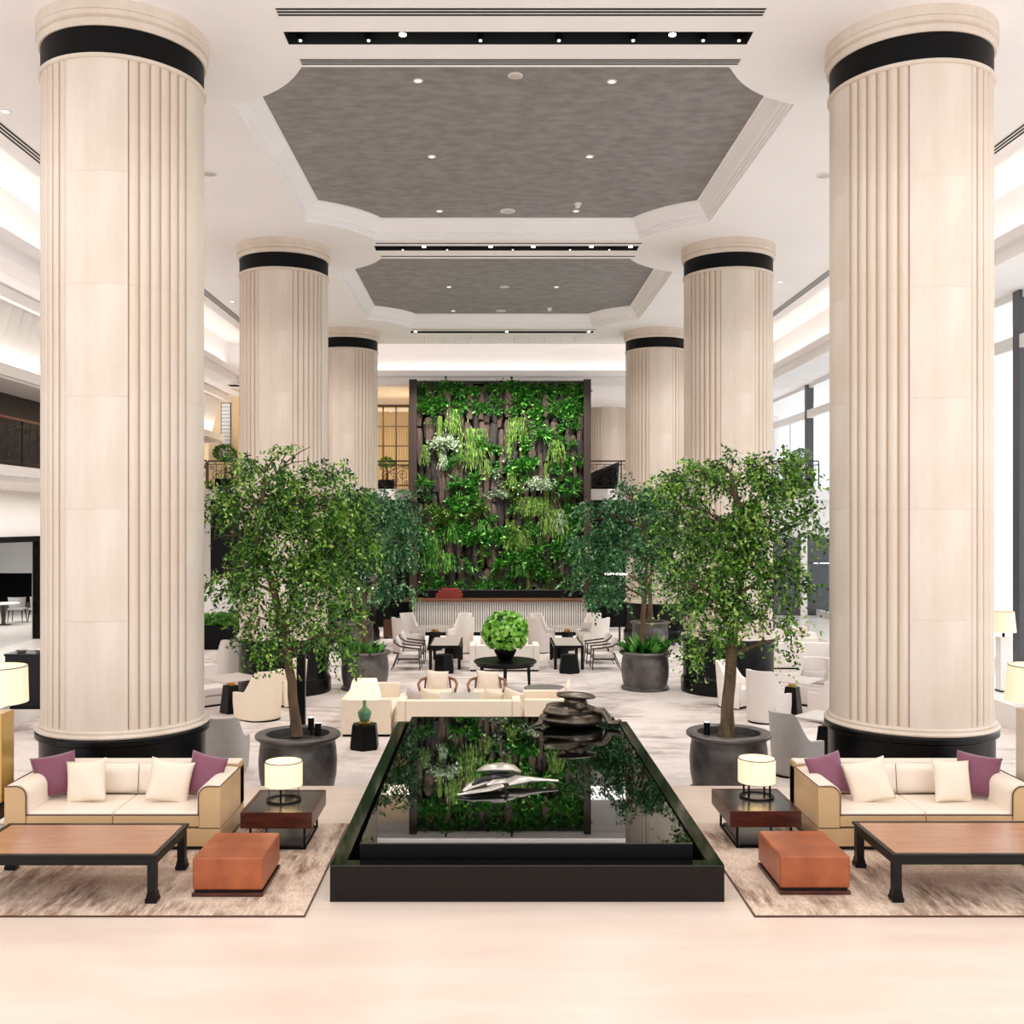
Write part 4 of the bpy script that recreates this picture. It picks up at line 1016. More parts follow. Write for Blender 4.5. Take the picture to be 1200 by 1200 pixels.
def petals(name, C_, Nn, size, m, tint, rng):
    """rounded leaves of six sides facing outward"""
    n = len(C_); up = rng.normal(size=(n, 3)); s_ = unit(np.cross(Nn, up)); q = np.cross(Nn, s_)
    V = []; ang = np.linspace(0, 2*PI, 7)[:-1]
    for a in ang: V.append(C_+(s_*math.cos(a)+q*math.sin(a))*size[:, None]+Nn*(size*.25)[:, None]*(1 if True else 0))
    V.append(C_); V = np.stack(V, 1).reshape(-1, 3)
    me = bpy.data.meshes.new(name); me.vertices.add(7*n); me.vertices.foreach_set('co', V.astype(np.float32).ravel())
    me.loops.add(18*n); me.polygons.add(6*n); base = np.arange(n)[:, None]*7
    idx = np.concatenate([base+np.array([[k, (k+1)%6, 6]]) for k in range(6)], 1).ravel()
    me.loops.foreach_set('vertex_index', idx.astype(np.int32)); me.polygons.foreach_set('loop_start', (np.arange(6*n)*3).astype(np.int32)); me.polygons.foreach_set('loop_total', np.full(6*n, 3, np.int32))
    a_ = me.attributes.new('tint', 'FLOAT', 'FACE'); a_.data.foreach_set('value', np.repeat(tint, 6).astype(np.float32)); me.update(calc_edges=True); me.materials.append(M[m]); return me
nb = 1100; d = unit(rng.normal(size=(nb, 3))); d = d[d[:, 2] > -.75]; nb = len(d)
stuff(put('flower_heads', petals('flower_heads', d*np.array([.5, .5, .46])*rng.uniform(.9, 1.05, (nb, 1))+np.array([0, 0, .63]), unit(d+rng.normal(size=(nb, 3))*.35), rng.uniform(.034, .058, nb), 'leaf_ball', np.clip(rng.normal(.5, .25, nb), 0, 1), rng), t))
B().ellipsoid((0, 0, .63), (.44, .44, .41), 20, 12).obj('leaf_core', 'leaf_core' if 'leaf_core' in M else 'hedge', t, smooth=True)
block_sofa(.335, 27.0, PI, 1.82, .9, 'white two seat sofa seen from behind the green flower ball', 'uph_white', hb=.68)
block_sofa(.335, 29.8, 0, 1.3, .85, 'cream sofa facing the camera behind the flower ball', 'uph_cream', hb=.72)

# parsons tables, stools and wood armchairs
def parsons(x0, x1, y0, y1, label):
    t = thing('dining_table', label, 'table', ((x0+x1)/2, (y0+y1)/2, LZ)); w2, d2 = (x1-x0)/2, (y1-y0)/2
    B().box(-w2, w2, -d2, d2, .56, .625).obj('frame', 'black_wood', t); B().box(-w2+.05, w2-.05, -d2+.05, d2-.05, .6255, .632).obj('top', 'stone_light', t)
    for sx in (-1, 1):
        for sy in (-1, 1): B().box(sx*(w2-.04)-.04, sx*(w2-.04)+.04, sy*(d2-.04)-.04, sy*(d2-.04)+.04, 0, .56).obj('leg', 'black_wood', t)
parsons(-1.645, -.81, 26.9, 28.9, 'black framed table with pale top left of the flower ball')
parsons(1.64, 2.43, 26.9, 28.9, 'black framed table with pale top right of the flower ball')
hex_stool(-1.22, 26.35, 'black six sided stool at the end of the left black framed table', .29, .25, .47)
hex_stool(2.0, 26.35, 'black six sided stool at the end of the right black framed table', .3, .24, .47)
hex_stool(-1.1, 29.3, 'black six sided stool at the far end of the left black framed table', .29, .25, .47)
hex_stool(1.95, 29.3, 'black six sided stool at the far end of the right black framed table', .29, .25, .47)
def wood_armchair(x, y, rz, label):
    t = thing('wood_armchair', label, 'chair', (x, y, LZ), rz)
    for sx in (-1, 1):
        B().bar((sx*.31, -.3, .56), (sx*.33, -.33, 0), .035, w2=.022).obj('leg', 'wood_dark', t); B().bar((sx*.28, .24, .45), (sx*.32, .42, 0), .035, w2=.022).obj('leg', 'wood_dark', t)
        B().tube([(sx*.31, -.34, .56), (sx*.33, -.1, .58), (sx*.31, .18, .62), (sx*.2, .34, .70)], [.018, .022, .022, .018], 8).obj('arm', 'wood_dark', t, smooth=True)
    B().tube([(-.2, .34, .70), (-.1, .38, .74), (.1, .38, .74), (.2, .34, .70)], .018, 8).obj('back_rail', 'wood_dark', t, smooth=True)
    B().box(-.3, .3, -.3, .26, .26, .30).obj('seat_frame', 'wood_dark', t)
    B().box(-.29, .29, -.31, .24, .30, .42).obj('seat_cushion', 'uph_light', t, bevel=.03)
    o = put('back_cushion', pillow_mesh(.54, .46, .14, 'uph_light', 'back_cushion', 6), t, loc=(0, .25, .64)); o.rotation_euler = (-.28, 0, 0)
    return t
wood_armchair(-2.2, 27.1, PI/2, 'nearer grey wood armchair at the left black framed table')
wood_armchair(-2.17, 28.3, PI/2, 'farther grey wood armchair at the left black framed table')
wood_armchair(2.97, 27.1, -PI/2, 'nearer grey wood armchair at the right black framed table')
wood_armchair(2.93, 28.3, -PI/2, 'farther grey wood armchair at the right black framed table')
# rear dining groups
for (tx, side) in ((-1.72, 'left'), (2.3, 'right')):
    cafe_table(tx, 31.0, .44, PI/4+.1, 'pale square table set cornerwise in the rear %s group' % side)
    for (dx, dy, nm) in ((-.92, -.55, 'near left'), (-.8, .75, 'far left'), (.88, -.6, 'near right'), (.78, .75, 'far right')):
        tub_chair(tx+dx, 31.0+dy, face(tx+dx, 31+dy, tx, 31), 'uph_light' if 'left' in nm else 'uph_white', 'pale high backed chair at %s of the rear %s table' % (nm, side), .64, .68, .56, 1.05)
cushion((2.3+.62, 31.55, .2), (-.3, 0, face(2.92, 31.55, 2.3, 31)), 'cushion_grey', 'grey cushion on the far right chair of rear right table', .4, .3, .12)

# left lounge group by the second column
cafe_table(-5.3, 20.8, .47, PI/4, 'pale square table set cornerwise between left columns')
tub_chair(-4.5, 20.1, face(-4.5, 20.1, -5.3, 20.7), 'uph_cream', 'cream tub chair with curved back behind the front left pot', .8, .8, .55, .98)
tub_chair(-6.0, 19.6, face(-6.0, 19.6, -5.3, 20.8), 'uph_light', 'pale tub chair half hidden behind the front left column')
block_sofa(-6.15, 21.7, face(-6.15, 21.7, -5.3, 20.8), 1.3, .8, 'light grey bench sofa behind the left cornerwise table', 'uph_light', hb=.8, ha=.5)
tub_chair(-6.3, 24.6, face(-6.3, 24.6, -8, 27), 'uph_light', 'high backed pale chair standing beside the second left plinth', .62, .66, .58, 1.08)
tub_chair(-4.25, 21.7, face(-4.25, 21.7, -5.3, 20.8), 'uph_cream', 'cream chair glimpsed behind the front left tree trunk')
tub_chair(-4.12, 15.75, PI*.98, 'uph_grey', 'grey chair back between front left column and left pot', .62, .66, .55, .9)
# right lounge group
cafe_table(6.05, 20.6, .47, PI/4+.15, 'grey square table set cornerwise between right columns', 'stone_light')
tub_chair(5.3, 19.85, face(5.3, 19.85, 6.05, 20.6), 'uph_light', 'pale high backed chair right of the front right pot', .72, .76, .55, 1.02)
tub_chair(6.85, 21.7, face(6.85, 21.7, 6.05, 20.6), 'uph_light', 'pale armchair facing the camera beyond the right cornerwise table', .8, .76, .55, .98)
cushion((6.72, 21.42, .17), (-.3, 0, face(6.85, 21.7, 6.05, 20.6)), 'cushion_grey', 'grey cushion on the pale armchair facing the camera at right', .5, .3, .12)
tub_chair(6.6, 19.75, face(6.6, 19.75, 6.05, 20.6), 'uph_light', 'pale chair half hidden left of the front right column')
tub_chair(5.05, 21.5, face(5.05, 21.5, 6.05, 20.6), 'uph_white', 'white chair glimpsed behind the front right tree trunk')
tub_chair(4.6, 15.7, PI*.62, 'uph_grey', 'grey high backed chair between front right pot and column', .66, .7, .55, .98)
cafe_table(5.45, 16.6, .42, PI/4, 'pale table corner beside the front right column')
# white sofas at the far right
block_sofa(8.4, 27.4, PI, 2.4, .9, 'long white sofa seen from behind far right beyond the columns', 'uph_white', hb=.7)
block_sofa(8.6, 29.6, -PI/2, 2.4, .95, 'white sofa side on before the right window', 'uph_white', hb=.78)
cushion((8.95, 29.2, .32), (-.2, .1, -PI/2), 'cushion_grey', 'grey cushion on the white sofa before the right window', .46, .46, .15)
cushion((8.75, 28.75, .3), (-.2, .1, -PI/2), 'cushion_cream', 'white cushion on the white sofa before the right window', .46, .46, .15)
t = thing('console_table', 'grey console table with slatted side behind the white sofas', 'table', (8.0, 32.2, LZ))
B().box(-.9, .9, -.25, .25, .7, .76).obj('top', 'grey_panel', t)
for k in range(9): B().box(-.85+k*.2, -.75+k*.2, -.2, .2, 0, .7).obj('slat', 'grey_panel', t)
t = thing('round_table', 'small round white side table beside the far right white sofa', 'table', (9.1, 26.4, LZ))
B().cyl(.3, .5, .53, 32).obj('top', 'marble_white', t, smooth=True, angle=30); B().cyl(.06, .02, .5, 14).obj('stem', 'black_matte', t); B().cyl(.18, 0, .02, 20).obj('foot', 'black_matte', t)

def reading_lamp(px, pyb, pyt, x0, x1, label):
    p = at(px, pyb, LZ); k = p.y/F; h = H-(pyt-VY)*k-LZ
    t = thing('floor_lamp', label, 'lamp', p)
    B().cyl(.14, 0, .025, 24).obj('foot', 'black_matte', t); B().cyl(.028, .025, h-.02, 10).obj('pole', 'black_matte', t, smooth=True)
    B().box((x0-px)*k, (x1-px)*k, -.06, .06, h-.02, h+.035).obj('lamp_head', 'head_glow', t, bevel=.01)
reading_lamp(436, 762, 690, 418, 447, 'slim black floor lamp with flat lit bar behind middle left pot')
reading_lamp(726, 756, 673, 709, 735, 'slim black floor lamp with flat lit bar behind middle right pot')
t = thing('speaker_post', 'tall slim black post standing behind the front left tree trunk', 'post', (-3.14, 16.9, LZ))
B().box(-.07, .07, -.05, .05, .02, 1.7).obj('body', 'black_lacquer', t, bevel=.006); B().box(-.15, .15, -.12, .12, 0, .02).obj('foot', 'black_matte', t); B().cyl(.03, 1.7, 1.74, 12).obj('cap', 'black_matte', t)
t = thing('sideboard', 'low dark wood sideboard beside the rear left dining chairs', 'cabinet', (-3.1, 34.3, LZ))
B().box(-.5, .5, -.22, .22, .06, .66).obj('body', 'wood_counter', t); B().box(-.53, .53, -.25, .25, .66, .7).obj('top', 'black_wood', t)
for k in range(2): B().box(-.48+k*.49, -.01+k*.49, -.235, -.221, .1, .62).obj('door', 'wood_counter', t)
for sx in (-1, 1): B().box(sx*.42-.05, sx*.42+.05, -.18, .18, 0, .06).obj('leg', 'black_wood', t)

# ------------------------------------------------------------------ buffet counter before the planted wall
t = thing('buffet_counter', 'long counter with white fluted front and wood top before the planted wall', 'counter', (.3, 35.0, LZ))
W2 = 3.0
B().box(-W2, W2, .06, .9, 0, .12).obj('plinth', 'black_matte', t); B().box(-W2, W2, .08, .9, .12, 1.17).obj('body', 'grey_panel', t)
fl = B().box(0, .056, 0, .08, .12, 1.17).mesh('slat', bevel=.012, seg=2); fl.materials.append(M['fluted'])
for k in range(75): put('slat', fl, t, loc=(-W2+k*.08, .0, 0))
B().box(-W2-.28, W2+.3, -.15, .9, 1.17, 1.25).obj('worktop', 'wood_counter', t, bevel=.008)
t = thing('planter', 'long black planter trough on the counter below the planted wall', 'planter', (.3, 35.7, LZ+1.25))
B().box(-2.7, 2.75, -.18, .2, 0, .26).obj('trough', 'black_matte', t); B().box(-2.65, 2.7, -.13, .15, .261, .27).obj('soil', 'soil', t)
for k, (w2, z) in enumerate(((.46, 0), (.46, .09), (.4, .18), (.3, .27))):
    o = B().box(-w2, w2, -.16, .16, 0, .085).obj('red_box', 'red_box', None, bevel=.006, loc=(-1.47+.02*k, 35.3, LZ+1.25+z*.99))
    tag(o, 'flat red brown box on the buffet counter, %s of its stack' % ('bottom', 'second', 'third', 'topmost')[k], 'box', 'red boxes on the buffet counter')

# ------------------------------------------------------------------ planted wall
GY = 36.5
gk = GY/F
def gw(cx, cy):                      # crop coordinates of my study picture -> x, z on the wall
    px = 460+cx*.2416; py = 430+cy*.2416
    return (px-VX)*gk, H-(py-VY)*gk
wall = thing('living_wall', 'tall green planted wall of bark slabs, ferns and trailing plants', 'plant wall', (0, GY, 0))
B().box(-2.66, 3.3, .02, .3, .6, 8.42).obj('backing', 'dark_backing', wall)
for a, b in ((-2.9, -2.63), (3.25, 3.5)): B().box(a, b, -.5, .35, LZ, 8.46).obj('post', 'frame_brown', wall, bevel=.01)
B().box(-2.63, 3.25, -.1, .3, 8.36, 8.46).obj('head_beam', 'frame_brown', wall)
def slab_mesh(seed):
    rr = random.Random(seed); n = 8; mz = 7; vs = []; fs = []
    for j in range(mz+1):
        v = j/mz; half = .5*(1-.55*max(0, .22-v)/.22*rr.uniform(.5, 1.0))*(1-.25*max(0, v-.92)/.08)
        for i in range(n+1):
            u = i/n*2-1; vs.append((u*half+rr.uniform(-.03, .03), -(math.sqrt(max(0, 1-u*u*.92))*.42)+rr.uniform(-.05, .05), v-1+rr.uniform(-.01, .01)))
    for j in range(mz):
        for i in range(n): fs.append((j*(n+1)+i, j*(n+1)+i+1, (j+1)*(n+1)+i+1, (j+1)*(n+1)+i))
    fs += [list(range(n+1))[::-1], [mz*(n+1)+i for i in range(n+1)], [j*(n+1) for j in range(mz+1)], [j*(n+1)+n for j in range(mz+1)][::-1]]
    return B().add(vs, fs).mesh('bark_slab', smooth=True, angle=50)
SL = {}
for m in ('bark_slab', 'bark_slab_dark', 'moss_slab'):
    SL[m] = [slab_mesh(k) for k in range(5)]
    for me in SL[m]: me.materials.append(M[m])
rs = random.Random(31)
x = -2.55; ncol = 25
for c in range(ncol):
    cx = -2.5+c*5.65/(ncol-1)+rs.uniform(-.05, .05); z = 8.3+rs.uniform(-.4, .1)
    while z > 1.0:
        h = rs.uniform(.75, 1.7); wd = rs.uniform(.2, .33)
        m = rs.choice(['bark_slab', 'bark_slab', 'bark_slab_dark', 'bark_slab_dark', 'bark_slab', 'moss_slab' if rs.random() < .6 else 'bark_slab_dark'])
        if m == 'moss_slab': wd *= .75
        z1 = max(.85, z-h)
        o = put('bark_slab' if m != 'moss_slab' else 'moss_slab', SL[m][rs.randrange(5)], wall, loc=(cx+rs.uniform(-.05, .05), -.02-rs.uniform(0, .16), z))
        o.scale = (wd, rs.uniform(.3, .55), (z-z1)); o.rotation_euler = (rs.uniform(-.04, .02), rs.uniform(-.05, .05), 0)
        z = z1+rs.uniform(-.05, .12)-.05
        if z < 1.1: break
# leafy clumps
def clump_mesh(seed, n, R, L, m, kind):
    rng = np.random.default_rng(seed); d = unit(rng.normal(size=(n, 3))); d[:, 1] = -np.abs(d[:, 1])
    P = d*R*np.array([1.15, .7, .8])*rng.uniform(.15, .95, (n, 1))
    D = unit(d*np.array([1, 1, .6])+rng.normal(size=(n, 3))*.45+np.array([0, -.3, -.25]))
    l = L*rng.uniform(.6, 1.3, n)
    return leaf_mesh('leaf_clump', P, D, l, l*rng.uniform(.4, .7, n) if kind else l*.16, np.clip(rng.normal(.45, .22, n), 0, 1), m, rng)
def trail_mesh(seed, n, w, h, m, lw=.03):
    rng = np.random.default_rng(seed); P = []; D = []; Ls = []
    x0 = rng.normal(0, w*.33, n); 
    ang = rng.normal(0, .12, n)
    segs = 6; PP = []; DD = []; LL = []; tt = []
    ln = h*rng.uniform(.55, 1.0, n); tin = rng.uniform(.1, 1, n)
    for k in range(segs):
        f = k/segs; yy = -.12-.1*math.sin(f*1.6)
        PP.append(np.stack([x0*(1+.4*f)+ang*ln*f, np.full(n, yy)+rng.normal(0, .03, n), -ln*f], 1))
        DD.append(unit(np.stack([ang+rng.normal(0, .15, n), rng.normal(0, .12, n), np.full(n, -1.0)], 1))); LL.append(ln/segs*1.25); tt.append(tin)
    P = np.concatenate(PP); D = np.concatenate(DD); L = np.concatenate(LL)
    return leaf_mesh('trailing_plant', P, D, L, np.full(len(L), lw), np.clip(np.concatenate(tt), 0, 1), m, rng)
CL = [clump_mesh(100+k, 120, .34, .15, 'leaf_wall', True) for k in range(5)]
CLS = [clump_mesh(120+k, 150, .36, .10, 'leaf_wall', True) for k in range(4)]
CLM = [clump_mesh(140+k, 110, .30, .15, 'leaf_lime', True) for k in range(2)]
CLP = [clump_mesh(150+k, 90, .26, .13, 'leaf_pale', True) for k in range(2)]
FRN = [clump_mesh(160+k, 70, .12, .42, 'leaf_wall', False) for k in range(2)]
def clump(me, x, z, s=1.0, nm='leaf_clump', dy=-.22):
    o = put(nm, me, wall, loc=(x, dy+rs.uniform(-.08, .05), z)); o.scale = (s, s, s*rs.uniform(.85, 1.15)); o.rotation_euler = (0, rs.uniform(-.6, .6), 0)
for k in range(46):                                            # dense band along the top
    x = -2.45+5.55*(k%23)/22+rs.uniform(-.1, .1); z = (8.15 if k < 23 else 7.75)+rs.uniform(-.15, .12)-(.35*rs.random() if k >= 23 else 0)
    clump(rs.choice(CL+CLS), x, z, rs.uniform(.75, 1.0))
for k in range(80):                                            # loose planting between the groups
    clump(rs.choice(CL+CLS+CLS+CLM+FRN), rs.uniform(-2.4, 3.05), rs.choice((rs.uniform(.95, 4.0), rs.uniform(1, 7.6))), rs.uniform(.4, .72))
zones = [(150,200,8,CLS),(150,255,2,CLS),(200,170,3,CL),(660,150,4,CL),(720,200,4,CL),(860,260,6,CLS),(870,180,4,CL),(640,460,6,CL),(590,480,3,CLP),(530,500,3,CL),(780,340,5,CLS),(880,460,4,CL),(800,510,4,CL),(760,490,3,CLP),
         (400,560,4,CL),(490,630,4,CLP),(520,550,2,CLP),(590,600,5,CLM),(430,620,4,CL),(320,630,4,CL),(270,460,4,CLS),(200,690,6,CLM),(270,720,5,CLM),(330,690,5,CL),(420,690,4,CLM),(180,780,4,CL),(260,800,4,CL),(380,830,4,CL),(480,830,6,CL),(540,820,5,CL),(600,800,4,CLM),
         (560,880,6,CL),(640,930,8,CL),(700,980,8,CL),(760,900,5,CL),(830,870,6,CL),(880,800,6,CL),(880,720,5,CL),(840,940,4,CLS),(900,900,4,CL),(860,1010,4,CL),(760,1010,4,CLM),(200,1060,6,CLS),(300,1070,5,CLS),(420,1080,6,CLS),(520,1080,5,CLS),(660,1085,5,CLM),(740,1080,4,CLP),(850,1080,5,CLS),(330,950,2,CLP),(460,1020,2,CLP),(700,300,4,CLS),(670,380,3,CL),(450,400,3,CL),(380,790,3,CL),(150,1000,3,CLS),(170,890,3,CLS)]
for (cx, cy, n, kinds) in zones:
    for q in range(n):
        X, Z = gw(cx+rs.uniform(-42, 42), cy+rs.uniform(-34, 34))
        if -2.55 < X < 3.2 and Z > .85: clump(rs.choice(kinds), X, Z, rs.uniform(.55, .95))
for (cx, cy) in ((380, 960), (640, 480), (800, 590), (360, 570), (300, 560), (520, 950), (700, 880), (590, 930), (860, 600), (730, 330), (150, 560), (880, 560)):
    X, Z = gw(cx, cy); clump(rs.choice(FRN), X, Z, .9, 'fern')
TRL = {}
for i, (cx, cy, w_, h_, m, n) in enumerate(((300,205,.32,1.05,'leaf_lime',70),(395,300,.5,1.55,'leaf_lime',110),(320,600,.2,.5,'leaf_wall',40),(595,245,.34,.95,'leaf_lime',80),(785,355,.34,.9,'leaf_lime',80),(605,790,.6,.8,'leaf_lime',120),(190,800,.5,1.4,'leaf_wall',110),
    (290,740,.3,.9,'leaf_wall',60),(770,690,.6,1.05,'leaf_lime',110),(700,630,.75,.75,'leaf_lime',170),(615,900,.3,.9,'leaf_wall',60),(815,690,.25,1.0,'leaf_pale',50),(245,405,.14,.75,'leaf_pale',40),(270,900,.3,.8,'leaf_wall',60),(560,330,.1,.9,'leaf_lime',30),(460,450,.12,.7,'leaf_lime',30),(575,500,.2,.8,'leaf_lime',40),(440,740,.3,.7,'leaf_wall',50),(830,740,.3,1.0,'leaf_wall',50),(160,380,.15,.8,'leaf_lime',30))):
    X, Z = gw(cx, cy); put('trailing_plant', trail_mesh(200+i, n, w_, h_, m), wall, loc=(X, -.2, Z))
for (cx, cy, rx) in ((255, 370, .62), (712, 568, .62)):
    X, Z = gw(cx, cy); rng = np.random.default_rng(int(cx)); n = 700
    P = np.stack([rng.normal(0, rx*.42, n), -rng.uniform(.1, .45, n), rng.normal(0, .1, n)], 1); P[:, 2] -= .15*(P[:, 0]/rx)**2*rx
    D = unit(rng.normal(size=(n, 3))+np.array([0, -.5, .1])); l = rng.uniform(.06, .13, n)
    put('pale_lichen_shelf', leaf_mesh('pale_lichen_shelf', P, D, l, l*.6, np.clip(rng.normal(.65, .25, n), 0, 1), 'leaf_pale', rng), wall, loc=(X, -.1, Z))

# ------------------------------------------------------------------ railings, balcony plants, stair, left shop
def railing(a, b, z, label, panel=1.3, wood=False):
    a = Vector((*a, z)); b = Vector((*b, z)); L = (b-a).length; u = (b-a)/L
    t = thing('balcony_railing', label, 'railing', a, math.atan2(u.y, u.x))
    B().box(0, L, -.035, .035, 1.0, 1.05).obj('handrail', 'rail_wood' if wood else 'iron', t, bevel=.008)
    for zz in (.9, .1): B().box(0, L, -.012, .012, zz-.012, zz+.012).obj('rail', 'iron', t)
    n = max(1, round(L/panel)); pw = L/n
    for k in range(n+1): B().box(k*pw-.022, k*pw+.022, -.022, .022, 0, 1.0).obj('post', 'iron', t)
    me = None
    for k in range(n):
        if me is None:
            s_ = B()
            for (cx, cz, r, st, sg) in ((.25, .5, .2, 0, 1), (.75, .5, .2, PI, -1), (.5, .68, .17, 1, 1), (.5, .3, .17, 2, -1), (.14, .78, .09, 2, 1), (.86, .78, .09, 4, -1), (.14, .22, .09, 0, -1), (.86, .22, .09, 1, 1)):
                pts = [(cx*pw+r*(1-.75*q/16)*math.cos(st+sg*q*.55), 0, cz+r*(1-.75*q/16)*math.sin(st+sg*q*.55)) for q in range(17)]
                s_.tube(pts, .011, 4)
            for q in range(1, 4): s_.box(q*pw/4-.008, q*pw/4+.008, -.008, .008, .1, .9)
            s_.tube(bez((0, 0, .12), (pw*.3, 0, .8), (pw, 0, .88), 8), .012, 4)
            me = s_.mesh('scrollwork'); me.materials.append(M['iron'])
        put('scrollwork', me, t, loc=(k*pw, 0, 0))
    return t
railing((-10.42, 12.5), (-10.42, 37.4), 4.65, 'wrought iron scroll railing with wood handrail along the left balcony', 1.5, True)
railing((-10.4, 37.55), (-2.95, 37.55), 4.65, 'dark iron scroll railing on rear balcony left of the planted wall', 1.25)
railing((3.55, 37.55), (12.0, 37.55), 4.65, 'dark iron scroll railing on rear balcony right of the planted wall', 1.25)

def ball_plant(p, rx, rz, label, stem, seed, m='hedge', planter=True, n=900, lf=.09):
    t = thing('topiary', label, 'plant', p); rng = np.random.default_rng(seed)
    d = unit(rng.normal(size=(n, 3))); P = d*np.array([rx, rx, rz])*rng.uniform(.7, 1, (n, 1))+np.array([0, 0, stem+rz*.8])
    stuff(put('foliage', leaf_mesh('foliage', P, unit(d+rng.normal(size=(n, 3))*.5), np.full(n, lf), np.full(n, lf*.55), np.clip(rng.normal(.45, .22, n), 0, 1), m, rng), t))
    B().tube([(0, 0, .3), (.03, 0, stem*.7), (-.02, 0, stem+rz*.7)], [.05, .04, .02], 8).obj('trunk', 'bark', t, smooth=True)
    B().frustum(-.28, .28, -.28, .28, 0, .02, -.0).box(-.3, .3, -.3, .3, .02, .4).obj('pot', 'black_matte', t); B().box(-.27, .27, -.27, .27, .401, .42).obj('soil', 'hedge' if False else 'soil', t)
ball_plant((-10.05, 38.6, 4.65), .42, .3, 'cloud shaped topiary on the rear left balcony behind iron railing', 1.15, 41)
ball_plant((12.0-.45, 36.9+1.3, 4.65), .36, .26, 'rounded grey green topiary on the rear right balcony by window', 1.05, 42, 'leaf_pale')
ball_plant((-4.05, 39.6, 4.65), .3, .18, 'small flat topped plant behind rear railing left of planted wall', .95, 43, n=400)
# black sculpture behind the right railing
t = thing('balcony_sculpture', 'black faceted sculpture behind the rear railing right of planted wall', 'sculpture', (4.2, 38.4, 4.65))
B().add([(-.6, -.3, .3), (.5, -.3, .3), (.6, .3, .3), (-.6, .3, .3), (.45, -.15, 1.0), (.6, 0, 1.05), (-.55, 0, .6), (.1, .1, .85)], [(0, 1, 4), (1, 2, 5, 4), (2, 3, 7, 5), (3, 0, 6), (0, 4, 6), (4, 5, 7), (4, 7, 6), (7, 3, 6), (0, 3, 2, 1)]).obj('body', 'black_lacquer', t)
B().box(-.5, .5, -.25, .25, 0, .3).obj('pedestal', 'black_matte', t)
# amber wall panel, art panel and door on the rear left balcony
struct(B().box(-11.3, -10.1, 40.9, 41.1, 4.65, 8.43).obj('wall_back', 'amber_wall'))
ap = thing('art_panel', 'tall narrow silver white art panel on the amber rear balcony wall', 'artwork', (-10.6, 40.88, 6.1))
B().box(-.2, .2, -.02, .0, 0, 2.1).obj('frame', 'frame_brown', ap)
for k in range(14): B().box(-.17, .17, -.03-.01*(k%3), -.021, .03+k*.147, .16+k*.147).obj('panel', 'screen_white', ap)
struct(B().box(-9.95, -9.4, 41.5, 41.6, 4.65, 7.7).obj('door_1', 'rail_wood', None, bevel=.01))
# stair rising behind the second left column
st = thing('staircase', 'white sided staircase rising behind the second left column', 'stairs', (-9.6, 33.2, 0))
n = 16; run, rise = .30, .175
for k in range(n): B().box(k*run, (k+1)*run+.02, 0, 1.8, k*rise-.02 if k else .0, (k+1)*rise).obj('step', 'aisle_marble', st)
for y0 in (-.08, 1.8):
    poly = [(0, 0), (.25, 0), (n*run, n*rise-.2), (n*run, n*rise+1.2), (.3, 1.25), (0, 1.2)]
    B().add([(a, y0, b) for a, b in poly]+[(a, y0+.08, b) for a, b in poly], [list(range(6)), list(range(6, 12))[::-1]]+[[i, (i+1)%6, 6+(i+1)%6, 6+i] for i in range(6)]).obj('side_panel', 'plaster_wall', st)
B().tube([(0, -.04, 1.32), (.3, -.04, 1.36), (n*run, -.04, n*rise+1.3)], .03, 8).obj('handrail', 'iron', st, smooth=True)
# hedge planter under the stair
hp = thing('hedge_planter', 'long black planter with bright green hedge under the staircase', 'planter', (-8.0, 31.4, LZ))
B().box(-1.5, 1.5, -.3, .3, 0, .72).obj('trough', 'black_matte', hp)
rng = np.random.default_rng(77); n = 2200
P = np.stack([rng.uniform(-1.45, 1.45, n), rng.uniform(-.28, .28, n), rng.uniform(.7, 1.05, n)], 1); D = unit(rng.normal(size=(n, 3))+np.array([0, 0, .6]))
stuff(put('hedge', leaf_mesh('hedge', P, D, np.full(n, .12), np.full(n, .07), np.clip(rng.normal(.5, .25, n), 0, 1), 'hedge', rng), hp))
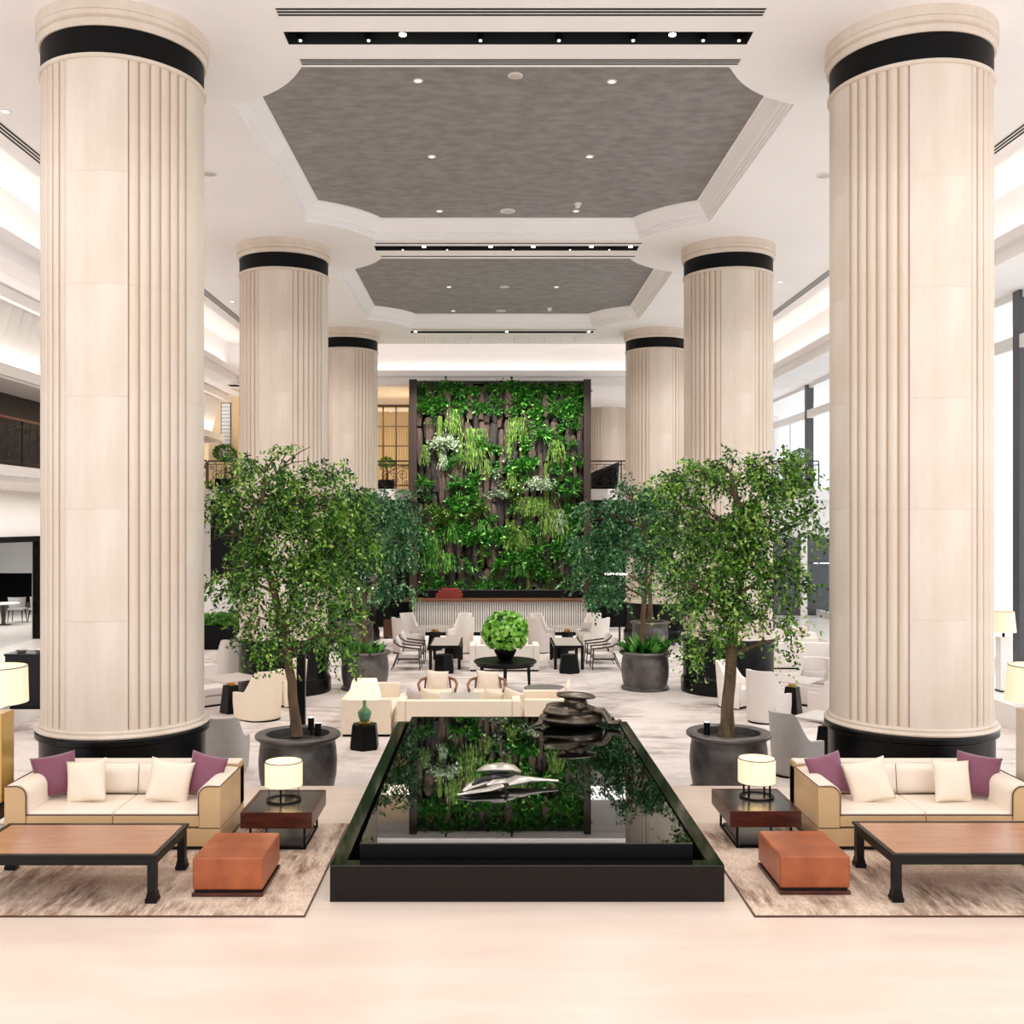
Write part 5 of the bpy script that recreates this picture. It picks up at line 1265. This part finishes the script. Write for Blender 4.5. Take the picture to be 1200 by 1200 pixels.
# left aisle: console; shop front
t = thing('console_cabinet', 'dark console cabinet standing left of the front left column', 'cabinet', (-8.58, 18.9, 0))
B().box(-.28, .5, -.25, .25, .06, .98).obj('body', 'black_wood', t); B().box(-.29, .53, -.28, .28, .98, 1.02).obj('top', 'black_lacquer', t, bevel=.005); B().box(-.22, .46, -.2, .2, 0, .06).obj('plinth', 'black_matte', t)
for k in range(2): B().box(-.24+k*.37, .11+k*.37, -.262, -.251, .1, .94).obj('door', 'black_wood', t)
for k, dx in enumerate((-.15, .2)):
    o = B().lathe([(.0, .0), (.06, 0), (.1, .05), (.095, .06), (.05, .02), (0, .015)], 20).obj('bowl', 'silver_dark', None, smooth=True, loc=(-8.5+dx, 18.85, 1.02)); tag(o, '%s small silver bowl on the dark console cabinet' % ('left', 'right')[k], 'bowl')
fr = thing('shop_frame', 'black frame of the shop opening at the left edge', 'frame', (-13.38, 30.2, 0))
B().box(-.1, .14, -22, .1, 2.86, 3.02).obj('head', 'black_matte', fr); B().box(-.1, .14, -.12, .12, 0, 2.86).obj('jamb', 'black_matte', fr)
B().box(0, .012, -10, -.12, .0, 2.86).obj('pane', 'glass', fr)
t = thing('wall_screen', 'large white screen on the dark wall inside the left shop', 'screen', (-19.0, 41.0, 1.0)); B().box(-2.5, 2.0, -.04, 0, .35, 1.75).obj('frame', 'black_matte', t); B().box(-2.45, 1.95, -.05, -.041, .4, 1.7).obj('panel', 'screen_white', t)
def dining_chair(x, y, rz, label):
    t = thing('dining_chair', label, 'chair', (x, y, 0), rz)
    for sx in (-1, 1):
        B().bar((sx*.2, -.2, .43), (sx*.24, -.25, 0), .035, w2=.02).obj('leg', 'black_wood', t); B().bar((sx*.2, .2, .43), (sx*.24, .27, 0), .035, w2=.02).obj('leg', 'black_wood', t)
    B().box(-.25, .25, -.25, .24, .42, .48).obj('seat', 'chair_grey', t, bevel=.02)
    bk = B().lathe([(.27, .5), (.31, .86), (.275, .86), (.24, .5), (.27, .5)], 14, 0, -.02, math.radians(15), math.radians(165)); bk.obj('backrest', 'chair_grey', t, smooth=True, angle=50)
dining_chair(-16.3, 35.2, PI*1.05, 'grey round backed chair inside the left shop, left of two'); dining_chair(-15.6, 35.3, PI*.9, 'grey round backed chair inside the left shop, right of two')
t = thing('round_table', 'round white topped table inside the left shop', 'table', (-16.3, 34.2, 0)); B().cyl(.5, .7, .73, 32).obj('top', 'marble_white', t, smooth=True, angle=30); B().cyl(.07, .02, .7, 14).obj('stem', 'frame_brown', t); B().cyl(.25, 0, .02, 20).obj('foot', 'black_matte', t)
